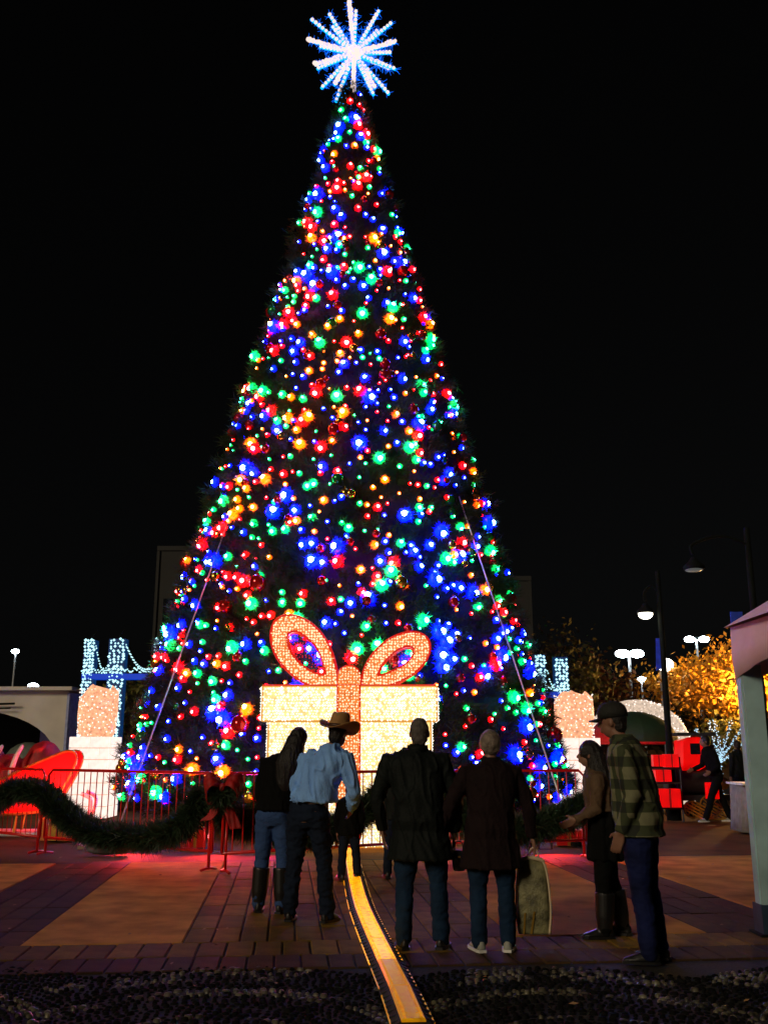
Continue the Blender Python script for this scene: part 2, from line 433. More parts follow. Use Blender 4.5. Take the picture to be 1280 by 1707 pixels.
# bulbs on the tree
COL = {'red': ((1.0, 0.045, 0.05), (1.0, 0.0005, 0.001)), 'blue': ((0.10, 0.22, 1.0), (0.0, 0.0022, 1.0)),
       'green': ((0.05, 1.0, 0.55), (0.0, 0.80, 0.11)), 'yellow': ((1.0, 0.48, 0.08), (1.0, 0.075, 0.0))}
CORE_S = {'red': 110, 'blue': 100, 'green': 60, 'yellow': 70}
SHELL_S = {'red': 20, 'blue': 26, 'green': 4.5, 'yellow': 8}
bulb_m = {}
HALO = {'red': (1, .02, .03), 'blue': (.02, .06, 1), 'green': (.02, .9, .35), 'yellow': (1, .45, .03)}  # colours of the spikes that imitate each bulb's halo
for k, (cc, sc_) in COL.items():
    bulb_m[k] = (emis(k+'_bulb_tip', cc, CORE_S[k]), emis(k+'_bulb_glass', sc_, SHELL_S[k], sampled=True), M['black'], mat(k+'_halo_spikes', [max(.01, c_*.8) for c_ in HALO[k]], .4, var=.2))
def ico(sub):
    bm = bmesh.new(); bmesh.ops.create_icosphere(bm, subdivisions=sub, radius=1.0)
    v = [x.co.copy() for x in bm.verts]; f = [tuple(q.index for q in x.verts) for x in bm.faces]; bm.free(); return v, f
IV1, IF1 = ico(1); IV2, IF2 = ico(2)
def bulb_mesh(k):
    # faceted glass globe with a bright tip pointing to +X, black socket behind
    m = MB()
    m.add([V((v.x*0.80, v.y*(1+.10*math.sin(v.z*9)), v.z*(1+.10*math.sin(v.y*9))))*1.0 for v in IV2], IF2, 1)
    m.add([V((0.66+v.x*0.44, v.y*.46, v.z*.46)) for v in IV1], IF1, 0)
    m.lathe((0, 0, 0), [(.3, 0), (.3, .7), (.2, 1.0)], 8, 2, M=Matrix.Rotation(-PI/2, 3, 'Y'))
    rr_ = random.Random(len(k))
    for q in range(90):   # coloured spikes added round the bulb to imitate its halo
        d = V((rr_.gauss(-.15, .6), rr_.gauss(0, 1), rr_.gauss(0, 1))).normalized(); n_ = d.orthogonal().normalized(); n_.rotate(Quaternion(d, rr_.uniform(0, 6)))
        L_ = rr_.uniform(1.1, 1.75); m.add([d*.7+n_*.15, d*.7-n_*.15, d*L_], [(0, 1, 2)], 3)
    return m
bulb_me = {k: bulb_mesh(k).mesh(k+'_bulb', list(bulb_m[k]), True) for k in COL}
NB = 1120
pz, pa, pc, ps = [], [], [], []
cand_z, cand_a = surf(16000, 0.55, TH-0.5, -PI*0.62, PI*0.62)
grid = {}
for zz, aa in zip(cand_z, cand_a):
    if abs(aa) > .75 and random.random() > max(.10, max(0.0, math.cos(aa))**1.3): continue
    r = trad(zz)+0.02; p = V((math.sin(aa)*r, -math.cos(aa)*r, zz)); key = (int(p.x/.3), int(p.y/.3), int(p.z/.3))
    ok = True
    md = 0.15 if random.random() < 0.35 else 0.27
    if noise.noise(p*1.3+V((1, 8, 2))) < -.12 and random.random() < .72: continue
    for ix in (-1, 0, 1):
        for iy in (-1, 0, 1):
            for iz in (-1, 0, 1):
                for q in grid.get((key[0]+ix, key[1]+iy, key[2]+iz), ()):
                    if (q-p).length < md: ok = False
    if not ok: continue
    grid.setdefault(key, []).append(p)
    cl = noise.noise(p*0.9+V((5, 3, 1)))
    wt = [0.28, 0.28+0.9*max(0, cl), 0.26, 0.16]
    pz.append(zz); pa.append(aa); pc.append(random.choices(['red', 'blue', 'green', 'yellow'], wt)[0])
    ps.append(random.choices([0.034, 0.052, 0.082, 0.120], [.32, .30, .24, .14])[0])
    if len(pz) >= NB: break
ps = [s_*{'blue': 1.22, 'red': .95, 'green': 1.05, 'yellow': .98}[c_] for s_, c_ in zip(ps, pc)]
strings = thing('string_lights', 'red, blue, green and amber string lights wrapped round the giant tree', 'string lights', (TX, TY, 0))
order = sorted(range(len(pz)), key=lambda i: -(ps[i]*(max(0.0, math.cos(pa[i]))+0.1)))
def bulb_xf(i):
    aa, zz = pa[i], pz[i]; r = trad(zz)+random.uniform(0.0, .13)
    d = V((math.sin(aa), -math.cos(aa), random.uniform(-.4, .35))).normalized()
    d = (d+V((random.gauss(0, .25), random.gauss(0, .25), random.gauss(0, .2)))).normalized()
    return V((math.sin(aa)*r, -math.cos(aa)*r, zz)), d.to_track_quat('X', 'Z')
for i in order[:300]:
    o = bpy.data.objects.new('light_bulb', bulb_me[pc[i]]); C.objects.link(o); o.parent = strings
    o.location, q = bulb_xf(i); o.rotation_euler = q.to_euler(); o.scale = (ps[i],)*3
    o['label'] = {'red': 'glowing red bulb', 'blue': 'glowing blue bulb', 'green': 'glowing green bulb', 'yellow': 'glowing amber bulb'}[pc[i]]
rest = MB(); rm = []; keys = list(COL)
for k in keys: rm += list(bulb_m[k])
for i in order[300:]:
    src = bulb_me[pc[i]]; p, q = bulb_xf(i); k = keys.index(pc[i])
    vs = [p+q @ (v.co*ps[i]) for v in src.vertices]; o = len(rest.v)
    rest.v += [tuple(v) for v in vs]
    for f in src.polygons: rest.f.append(tuple(x+o for x in f.vertices)); rest.mi.append(k*4+f.material_index)
ro = rest.build('small_bulbs', rm, strings, True); ro['kind'] = 'stuff'

# baubles
bm_ = {'red': mat('red_bauble', (0.62, 0.01, 0.012), 0.16, metal=0.55, coat=0.6), 'gold': mat('gold_bauble', (0.75, 0.42, 0.06), 0.2, metal=0.9),
       'green': mat('green_bauble', (0.02, 0.30, 0.06), 0.16, metal=0.6, coat=0.5)}
def bauble_mesh(k):
    m = MB(); m.ellipsoid((0, 0, 0), (1, 1, 1), 18, 12); m.lathe((0, 0, .95), [(.22, 0), (.22, .22), (.12, .24)], 8); m.tube([(0, 0, 1.15), (0, 0, 1.5)], .04, 5)
    return m.mesh(k+'_bauble', bm_[k], True)
bme = {k: bauble_mesh(k) for k in bm_}
fixed = [(432, 975, 'red', .17), (405, 1202, 'red', .18), (920, 1222, 'red', .17), (307, 938, 'red', .15), (768, 730, 'red', .10), (448, 520, 'red', .10), (516, 345, 'red', .09), (662, 345, 'red', .09)]
zb, ab = surf(150, 0.6, TH-1.2, -PI*.5, PI*.5)
lab = {'red': 'shiny red bauble hanging among the bulbs of the giant tree', 'gold': 'metallic gold bauble hanging among the bulbs of the giant tree', 'green': 'glossy green bauble hanging among the bulbs of the giant tree'}
def put_bauble(aa, zz, k, s_, out=.08, where=''):
    r = trad(zz)+out
    o = bpy.data.objects.new(k+'_bauble', bme[k]); C.objects.link(o); o.location = (TX+math.sin(aa)*r, TY-math.cos(aa)*r, zz); o.scale = (s_,)*3
    if s_ > .145: tag(o, 'large red bauble '+where if where else lab[k], 'bauble', k+' baubles on the giant tree')
    else: tag(o, lab[k], 'bauble', k+' baubles on the giant tree')
for zz, aa in zip(zb, ab):
    put_bauble(aa, zz, random.choices(['red', 'gold', 'green'], [.55, .25, .2])[0], random.uniform(.07, .14))
for x, y, k, s_ in fixed:
    best = None
    for j in range(-90, 91, 2):
        aa = math.radians(j)
        # march along ray at this pixel: pick the cone point that projects nearest
        for zz in np.arange(.6, 18, .15):
            r = trad(zz)+.1; X, Yp = TX+math.sin(aa)*r, TY-math.cos(aa)*r
            q = at(x, y, Yp); e = abs(q.x-X)+abs(q.z-zz)
            if best is None or e < best[0]: best = (e, aa, zz)
    put_bauble(best[1], best[2], k, s_, .14, {432: 'high left of the glowing bow, brightest of the large ones', 405: 'left of the present, just above the woman in black', 920: 'low on the right edge of the tree by the lit sculpture', 307: 'sticking out of the left edge of the tree'}.get(x, ''))

# star
M['bead'] = emis('star_bead', (1.0, 0.76, 0.68), 1.15, sampled=False)
M['halo_blue'] = emis('star_halo_filament', (0.0, 0.13, 1.0), 2.2)
M['halo_cyan'] = emis('star_halo_rib', (0.0, 0.42, 1.0), 1.8)  # blue halo round the beads put into glowing ribs and filaments
M['star_hub'] = emis('star_hub', (1.0, 0.76, 0.68), 1.2)
star = thing('tree_topper_star', 'glowing white starburst topper with added blue halo filaments on the tip of the giant tree', 'star', (TX, TY, TH-0.15))
sc0 = at(590, 90, TY)
tips = [(335, 150, 11, 0), (460, 70, 10, 0), (605, -8, 17, 1), (655, 90, 9, 0), (820, 80, 11, 0), (910, 140, 11, 0), (935, 300, 10, 1), (905, 355, 10, 0),
        (895, 460, 10, 1), (935, 515, 10, 0), (890, 645, 11, 0), (790, 600, 9, 1), (780, 705, 11, 0), (640, 690, 11, 1), (510, 705, 10, 0), (410, 640, 10, 0),
        (500, 600, 8, 1), (380, 515, 10, 0), (360, 455, 10, 1), (315, 300, 11, 1), (395, 355, 9, 0), (485, 205, 8, 0), (810, 195, 8, 0)]
L0 = V((TX, TY, TH-0.15))
for k, (tx, ty, nb, big) in enumerate(tips):
    p = at(440+tx/4.267, ty/4.267, TY); d = p-sc0; dep = random.uniform(-.18, .18)*(0.6 if nb > 15 else 1)
    d = V((d.x, dep, d.z)); c0 = sc0-L0
    rb = MB(); rb.tube([c0, c0+d], [.062, .040], 6)
    for q in range(110):   # short blue filaments added along the rib to imitate its halo
        t = random.uniform(.1, 1.0); bp_ = c0+d*t; dd = V((random.gauss(0, 1), random.gauss(0, 1), random.gauss(0, 1))).normalized()
        rb.tube([bp_, bp_+dd*random.uniform(.08, .34)*(1.15-t*.6)], [.006, .0025], 3, 1)
    rib = rb.build('spoke', [M['halo_cyan'], M['halo_blue']], star)
    bd = MB(); n = nb
    for q in range(n):
        t = 0.12+0.88*(q+.5)/n; r = (.064 if big else .046)*random.uniform(.85, 1.2)
        bd.ellipsoid(c0+d*t+V((0, -.04, 0)), (r, r, r), 8, 5)
        if big: bd.ellipsoid(c0+d*(t+.03)+V((random.uniform(-.04, .04), -.05, random.uniform(-.04, .04))), (r*.8,)*3, 8, 5)
    bd.build('bead_row', M['bead'], rib, True)['kind'] = 'stuff'
hb = MB(); hb.ellipsoid(sc0-L0, (.24, .20, .24), 16, 10); hb.build('hub', M['star_hub'], star, True)
st = MB(); st.tube([(0, 0, -.6), sc0-L0], .04, 8); st.build('stem', M['steel'], star)
zt = rng.uniform(TH-1.3, TH-.3, 70); at_ = rng.uniform(-PI, PI, 70)
dots('blue_sparkles', [(math.sin(a_)*(trad(z_)+.1), -math.cos(a_)*(trad(z_)+.1), z_-TH+.15) for z_, a_ in zip(zt, at_)], rng.uniform(.012, .03, 70), emis('topper_sparkle', (.0, .35, 1), 1.6, False), star)

# guy wires
M['wire'] = mat('pale_guy_wire', (0.75, 0.6, 0.7), 0.3, metal=0.3)
for (x0, y0, Y0), (x1, y1), lb in [((395, 828, 20.0), (188, 1408), 'pale guy wire from the left flank of the giant tree to the ground'), ((765, 828, 20.0), (960, 1410), 'pale guy wire from the right flank of the giant tree to the ground')]:
    g_ = MB(); g_.tube([at(x0, y0, Y0), gr(x1, y1)], .014, 6); b_ = gr(x1, y1)
    t = thing('guy_wire', lb, 'guy wire'); g_.build('cable', M['wire'], t)
    a_ = MB(); a_.lathe(b_, [(.09, 0), (.09, .05), (.03, .09)], 10); a_.build('ground_anchor', M['steel'], t)

# ---------------------------------------------------------------- glowing present
GY = 16.0; GD = 0.75
M['gift_gold'] = emis('gift_gold_mesh', (1.0, 0.66, 0.24), 1.3, var=0.28, vscale=18)
M['gift_dot'] = emis('gift_mini_bulb', (1.0, 0.92, 0.74), 1.5, False)
M['gift_dot2'] = emis('ribbon_mini_bulb', (1.0, 0.80, 0.50), 1.3, False)
M['ribbon_gold'] = emis('ribbon_mesh', (1.0, 0.22, 0.035), 1.0, var=0.35, vscale=22)
M['ribbon_frame'] = emis('red_lit_tube', (1, .012, 0), .7, False)
M['red_dot'] = emis('red_mini_bulb', (1, .01, .015), .8, False)
M['inner_red'] = emis('red_lit_net', (1, .008, .01), .42, False, var=.8, vscale=14)
M['gold_frame'] = emis('gold_frame_tube', (1.0, 0.40, 0.03), 0.7, False)
gift = thing('light_up_present', 'giant gift box sculpture glowing with warm white lights and topped by a bow', 'light sculpture', (0, GY, 0))
gx0, gx1 = at(440, 1250, GY).x, at(727, 1250, GY).x; gzt = at(500, 1146, GY).z; gzl = at(500, 1203, GY).z; gzb = 0.05
def gift_box(name, x0, x1, z0, z1, y0, y1):
    b_ = MB(); b_.box(((x0+x1)/2, (y0+y1)/2, (z0+z1)/2), (x1-x0, y1-y0, z1-z0)); o = b_.build(name, M['gift_gold'], gift)
    f = MB(); r = .014
    for (p, q) in [((x0, y0, z0), (x1, y0, z0)), ((x0, y0, z1), (x1, y0, z1)), ((x0, y0, z0), (x0, y0, z1)), ((x1, y0, z0), (x1, y0, z1)), ((x0, y1, z1), (x1, y1, z1)), ((x0, y0, z1), (x0, y1, z1)), ((x1, y0, z1), (x1, y1, z1)), ((x0, y1, z0), (x0, y1, z1)), ((x1, y1, z0), (x1, y1, z1))]:
        f.tube([p, q], r, 6)
    f.build('frame', M['gold_frame'], o)
    P = []; st_ = .044
    nx, nz = int((x1-x0)/st_), int((z1-z0)/st_)
    for i in range(nx):
        for j in range(nz):
            if random.random() < .12: continue
            P.append((x0+(i+.5+.5*(j % 2)*.9)*st_+random.gauss(0, .005), y0-.02, z0+(j+.5)*st_+random.gauss(0, .005)))
    for j in range(nz):
        for i in range(int((y1-y0)/.06)):
            for xx in (x0-.02, x1+.02): P.append((xx, y0+(i+.5)*.06, z0+(j+.5)*st_))
    rr = rng.uniform(.014, .027, len(P)); big = rng.uniform(0, 1, len(P)) > .94; rr[big] *= 1.6
    d = dots('mini_lights', P, rr, M['gift_dot'], o)
gift_box('box', gx0+.10, gx1-.10, gzb, gzl-.005, -GD/2+.06, GD/2-.06)
gift_box('box_lid', gx0, gx1, gzl, gzt, -GD/2, GD/2)
# ribbon down the front
rx0, rx1 = at(564, 1200, GY).x, at(601, 1200, GY).x
def px(L, Y=GY): return [(at(400+x/2.56, 1000+y/2.56, Y).x, at(400+x/2.56, 1000+y/2.56, Y).z) for x, y in L]
def inpoly(x, z, P):
    c_ = False; n = len(P); j = n-1
    for i in range(n):
        if (P[i][1] > z) != (P[j][1] > z) and x < (P[j][0]-P[i][0])*(z-P[i][1])/(P[j][1]-P[i][1])+P[i][0]: c_ = not c_
        j = i
    return c_
def resamp(P, n):
    Q = [V((x, 0, z)) for x, z in P]; Q2 = spline([Q[-1]]+Q+[Q[0], Q[1]], 400)
    k = len(Q); tot = len(Q)+2
    Q2 = Q2[int(400/tot):int(400*(tot-1)/tot)+1]
    return [(Q2[int(i*len(Q2)/n)].x, Q2[int(i*len(Q2)/n)].z) for i in range(n)]
def fill_dots(poly, holes, step, y, par, r=(.011, .019), m='gift_dot2'):
    xs = [p[0] for p in poly]; zs = [p[1] for p in poly]; P = []
    X = min(xs)
    while X < max(xs):
        Z = min(zs)
        while Z < max(zs):
            a_, b_ = X+random.gauss(0, .007), Z+random.gauss(0, .007)
            if inpoly(a_, b_, poly) and not any(inpoly(a_, b_, h) for h in holes): P.append((a_, y, b_))
            Z += step
        X += step
    dots('mini_lights', P, rng.uniform(r[0], r[1], len(P)), M[m], par)
band = MB(); band.box(((rx0+rx1)/2, -GD/2-.03, (gzl+gzt)/2), (rx1-rx0, .05, gzt-gzl+.02)); bo = band.build('ribbon', M['ribbon_gold'], gift)
fill_dots([(rx0, gzl), (rx1, gzl), (rx1, gzt), (rx0, gzt)], [], .045, -GD/2-.065, bo)
band = MB(); band.box(((rx0+rx1)/2, -GD/2+.04, (gzl+gzb)/2), (rx1-rx0, .05, gzl-gzb)); bo2 = band.build('ribbon', M['ribbon_gold'], gift)
fill_dots([(rx0, gzb), (rx1, gzb), (rx1, gzl-.02), (rx0, gzl-.02)], [], .045, -GD/2+.005, bo2)
fr = MB()
for xx in (rx0, rx1): fr.tube([(xx, -GD/2-.06, gzl), (xx, -GD/2-.06, gzt+.02)], .014, 6); fr.tube([(xx, -GD/2+.01, gzb), (xx, -GD/2+.01, gzl-.03)], .014, 6)
fr.tube([(gx0, -GD/2-.03, gzt+.012), (gx1, -GD/2-.03, gzt+.012)], .012, 6)
fr.build('frame', M['ribbon_frame'], gift)
lo_ = [(418, 376), (412, 300), (385, 205), (335, 130), (268, 82), (200, 70), (152, 98), (136, 165), (160, 245), (220, 318), (300, 368), (370, 378)]
li_ = [(378, 330), (366, 280), (340, 215), (300, 165), (250, 130), (212, 128), (195, 150), (200, 195), (222, 240), (262, 285), (310, 318), (350, 334)]
ro_ = [(522, 374), (530, 300), (570, 230), (630, 175), (700, 145), (762, 145), (804, 178), (803, 240), (755, 305), (680, 352), (610, 376), (560, 380)]
ri_ = [(578, 330), (595, 290), (630, 245), (672, 212), (712, 194), (742, 198), (750, 218), (738, 248), (706, 280), (664, 305), (622, 322), (595, 332)]
for A_, B_ in ((lo_, li_), (ro_, ri_)):
    A = resamp(px(A_), 40); B = resamp(px(B_), 40); cx_ = sum(b[0] for b in B)/40; cz_ = sum(b[1] for b in B)/40; B = [(cx_+(x-cx_)*.88, cz_+(z_-cz_)*.88) for x, z_ in B]
    lp = MB(); lp.ringprism(A, B, -.14, .14); o = lp.build('bow_loop', M['ribbon_gold'], gift)
    e = MB()
    for P_ in (A, B):
        for yy in (-.15, .15): e.tube([(x, yy, z_) for x, z_ in P_], .021, 6, closed=True)
    Mid = [((a_[0]+b_[0])/2, (a_[1]+b_[1])/2) for a_, b_ in zip(A, B)]
    e.build('frame', M['ribbon_frame'], o)
    fill_dots(A, [B], .045, -.155, o, (.013, .024)); fill_dots(B, [], .05, .10, o, (.008, .016), 'red_dot')
kn = [(418, 378), (418, 330), (430, 300), (455, 285), (482, 285), (505, 300), (517, 330), (517, 378)]
K = px(kn); k_ = MB(); k_.prism(K, -.22, .22); ko = k_.build('bow_knot', M['ribbon_gold'], gift)
e = MB(); e.tube([(x, -.225, z_) for x, z_ in K], .014, 5, closed=True); e.build('frame', M['ribbon_frame'], ko); fill_dots(K, [], .045, -.235, ko)

# ---------------------------------------------------------------- red crowd barriers, garland, bow, things at the fence
def barrier(p0, p1, label, h=1.22):
    p0, p1 = V(p0), V(p1); d = p1-p0; L = d.length
    t = thing('crowd_barrier', label, 'barrier', p0, math.atan2(d.y, d.x), 'red crowd barriers round the tree')
    m = MB(); r = .021
    m.tube([(0, 0, .24), (0, 0, h-.08), (.08, 0, h), (L-.08, 0, h), (L, 0, h-.08), (L, 0, .24)], r, 8); m.tube([(0, 0, .24), (L, 0, .24)], r, 8); m.build('frame', M['red_paint'], t, True)
    n = int(L/.135); bm = MB(); bm.tube([(0, 0, .24), (0, 0, h)], .008, 6); me = bm.mesh('bar', M['red_paint'])
    for i in range(1, n):
        o = bpy.data.objects.new('bar', me); C.objects.link(o); o.parent = t; o.location = (L*i/n, 0, 0)
    for x in (.05, L-.05):
        f = MB(); f.tube([(x, 0, .7), (x, 0, .02)], .02, 8); f.tube([(x, -.14, .015), (x, -.05, .03), (x, .05, .03), (x, .14, .015)], .018, 8); f.build('foot', M['red_paint'], t, True)
    return t
FA, FB = gr(72, 1424), gr(352, 1452)
FC, FDp = gr(369, 1456), V((0.30, 14.3, 0))
FE, FF = V((0.40, 14.3, 0)), V((2.95, 14.7, 0))
barrier(FA, FB, 'red crowd barrier at the far left, carrying the thick swag of garland')
barrier(FC, FDp, 'red crowd barrier behind the couple, on the right of the red ribbon bow')
barrier(FE, FF, 'red crowd barrier behind the woman in the dark maroon coat')
barrier(FA+V((-.1, .1, 0)), FA+V((-1.9, 1.6, 0)), 'red crowd barrier running back from the left end of the row')
def garland(pts, r, label, n=220, per=34):
    P = spline([V(p) for p in pts], n); t = thing('garland', label, 'garland')
    m = MB(); m.tube(P, r*.45, 8); m.build('core', M['core'], t)
    B, D = [], []
    for i, p in enumerate(P):
        q = P[min(i+1, n)]-P[max(i-1, 0)]; q.normalize()
        for k in range(14):
            d = V((random.gauss(0, 1), random.gauss(0, 1), random.gauss(0, 1))); d = (d-q*d.dot(q)).normalized(); B.append(p+d*r*random.uniform(.25, .65)); D.append(d)
    needles('needle_tufts', np.array([tuple(b) for b in B]), np.array([tuple(b) for b in D]), .15, .013, 16, .6, M['garland'], t, .03, kind='stuff')
    return t
def fl(u, z, a=FA, b=FB, off=-.10):
    d = (b-a); nrm = V((d.y, -d.x, 0)).normalized(); p = a+d*u; return V((p.x+nrm.x*(-off), p.y-abs(off), z))
garland([fl(-.42, .50), fl(-.25, .84), fl(-.02, .90), fl(.13, .66), fl(.28, .44), (fl(.5, .34)), fl(.76, .40), fl(.90, .62), fl(.97, .95)], .15, 'dark green garland swagged along the left barrier up to the ribbon bow')
garland([V((FC.x, FC.y-.1, 1.0)), V((-2.0, 13.3, .62)), V((-1.2, 13.45, .42)), V((-.5, 13.7, .55)), V((0.1, 14.1, 1.0))], .17, 'dark green garland hanging on the barrier behind the couple', 150)
garland([V((.6, 14.2, 1.0)), V((1.3, 14.3, .5)), V((2.0, 14.4, .40)), V((2.7, 14.5, .62)), V((3.1, 14.55, .80))], .20, 'dark green garland hanging on the barrier right of the maroon coat', 150)
# ribbon bow on the post
bow = thing('ribbon_bow', 'big red velvet ribbon bow tied to the barrier post', 'bow', (at(372, 1312, 12.85).x, 12.85, at(372, 1312, 12.85).z)); bow.scale = (.82,)*3
def strip(pts, wd, wdir, name, par, m='red_velvet', thick=.008, ruf=.012):
    P = spline([V(p) for p in pts], 24); mb = MB(); rings = []
    for i, p in enumerate(P):
        wv = V(wdir).normalized(); t_ = i/24; d = (P[min(i+1, 24)]-P[max(i-1, 0)]).normalized(); nn = d.cross(wv).normalized()
        w_ = wd(t_) if callable(wd) else wd; row = []
        for s_ in range(9):
            q = (s_/8-.5); row.append(p+wv*w_*q+nn*(math.sin(q*14+i*.7)*ruf))
        rings.append([a+nn*thick/2 for a in row]+[a-nn*thick/2 for a in reversed(row)])
    mb.loft(rings); return mb.build(name, M[m], par, True)
for s_ in (-1, 1):
    strip([(0, 0, 0), (s_*.10, -.10, .10), (s_*.20, -.13, .11), (s_*.27, -.06, .02), (s_*.24, .0, -.14), (s_*.12, -.02, -.13), (0, 0, 0)], lambda t: .05+.26*math.sin(PI*min(1, max(0, t)))**.7, (s_*.25, .6, .75), 'loop', bow)
    strip([(0, -.03, 0), (s_*.07, -.06, -.18), (s_*.13, -.05, -.38), (s_*.24, -.05, -.62 if s_ > 0 else -.50)], lambda t: .07+.13*t, (1, 0.25*s_, .1), 'tail', bow)
kb = MB(); kb.ellipsoid((0, -.07, 0), (.055, .05, .065), 12, 8); kb.build('knot', M['red_velvet'], bow, True)
# bits on the ground inside the fence
def small_gift(p, s_, m, label):
    t = thing('gift_box', label, 'gift box', p, random.uniform(-.4, .4)); b_ = MB(); b_.box((0, 0, s_[2]/2), s_); b_.build('box', m, t)
    r_ = MB(); r_.box((0, 0, s_[2]/2), (s_[0]*.16, s_[1]+.012, s_[2]+.012)); r_.box((0, 0, s_[2]/2), (s_[0]+.014, s_[1]*.16, s_[2]+.016)); r_.build('ribbon', M['gold'], t)
    l_ = MB()
    for k in (-1, 1): l_.tube([(0, 0, s_[2]), (k*.07, 0, s_[2]+.09), (k*.13, 0, s_[2]+.05), (k*.06, 0, s_[2]+.01)], .014, 6)
    l_.build('bow', M['gold'], t, True)
small_gift(gr(322, 1412), (.34, .3, .30), M['red_paint'], 'small red gift box on the ground behind the left barrier')
small_gift(gr(100, 1400), (.5, .4, .38), mat('orange_wrap', (.7, .2, .03), .4), 'orange wrapped gift box behind the far left barrier')
small_gift(gr(948, 1408), (.40, .34, .24), M['red_paint'], 'small red gift box beside the right end of the barriers')
sb = MB(); q = gr(175, 1424)
sbt = thing('sandbag', 'grey sandbag lying by the left barrier', 'sandbag', q)
sb.ellipsoid((0, 0, .09), (.30, .18, .10), 16, 8); sb.ellipsoid((.24, .05, .08), (.14, .14, .08), 12, 8)
remeshed(sb, 'bag', mat('grey_canvas', (.18, .17, .19), .8, bump=.4), sbt, .02, 3)
tb = MB(); tb.tube([(-.31, 0, .09), (-.40, 0, .11)], [.025, .05], 8); tb.build('tied_neck', M['white_panel'], sbt)
# floodlights at the fence foot, inferred from the red glow on the ground
COL['magenta'] = ((1, .015, .30), (1, 0, .3))
def flood(p, aim, colk, energy, label):
    """par-can floodlight: housing, glowing lens, yoke and its own spot lamp"""
    p, aim = V(p), V(aim); t = thing('floodlight', label, 'floodlight', (p.x, p.y, 0)); d = (aim-p).normalized(); Q = d.to_track_quat('Z', 'Y').to_matrix(); o_ = V((0, 0, p.z))
    b_ = MB(); b_.lathe(o_, [(.05, -.16), (.085, -.12), (.09, 0), (.095, .01), (.08, .012)], 14, M=Q); b_.build('housing', M['black'], t, True)
    b_ = MB(); b_.lathe(o_, [(.078, .013), (.06, .022), (.02, .026)], 14, M=Q); b_.build('lens', emis('flood_lens_'+colk, (1, 0, .0), .35, False), t, True)
    b_ = MB(); b_.tube([o_+V((-.10, 0, 0)), V((-.10, 0, .02)), V((.10, 0, .02)), o_+V((.10, 0, 0))], .012, 6); b_.build('yoke', M['steel'], t)
    l = bpy.data.lights.new('flood_lamp', 'SPOT'); l.energy = energy; l.color = COL[colk][0]; l.spot_size = math.radians(110); l.spot_blend = .7; l.shadow_soft_size = .06
    lo = bpy.data.objects.new('flood_lamp', l); C.objects.link(lo); lo.parent = t; lo.location = o_+d*.05; lo.rotation_euler = (-d).to_track_quat('Z', 'Y').to_euler()
flood((-3.9, 15.7, .30), (-3.7, 14.6, 0), 'red', 200, 'red floodlight on the ground behind the garland swag')
flood((-2.6, 15.6, .45), (-2.5, 14.3, 0), 'red', 200, 'red floodlight on the ground behind the red ribbon bow')
flood((-1.75, 15.5, .35), (-1.6, 14.3, 0), 'magenta', 60, 'pink floodlight on the ground left of the glowing present')
flood((1.15, 15.5, .35), (1.2, 14.4, 0), 'magenta', 60, 'pink floodlight on the ground right of the glowing present')
flood((2.5, 15.7, .45), (2.7, 14.6, 0), 'red', 200, 'red floodlight on the ground at the right end of the barriers')
flood((-5.6, 17.0, .5), (-5.7, 18.4, .8), 'red', 420, 'red floodlight lighting the sleigh at the far left')

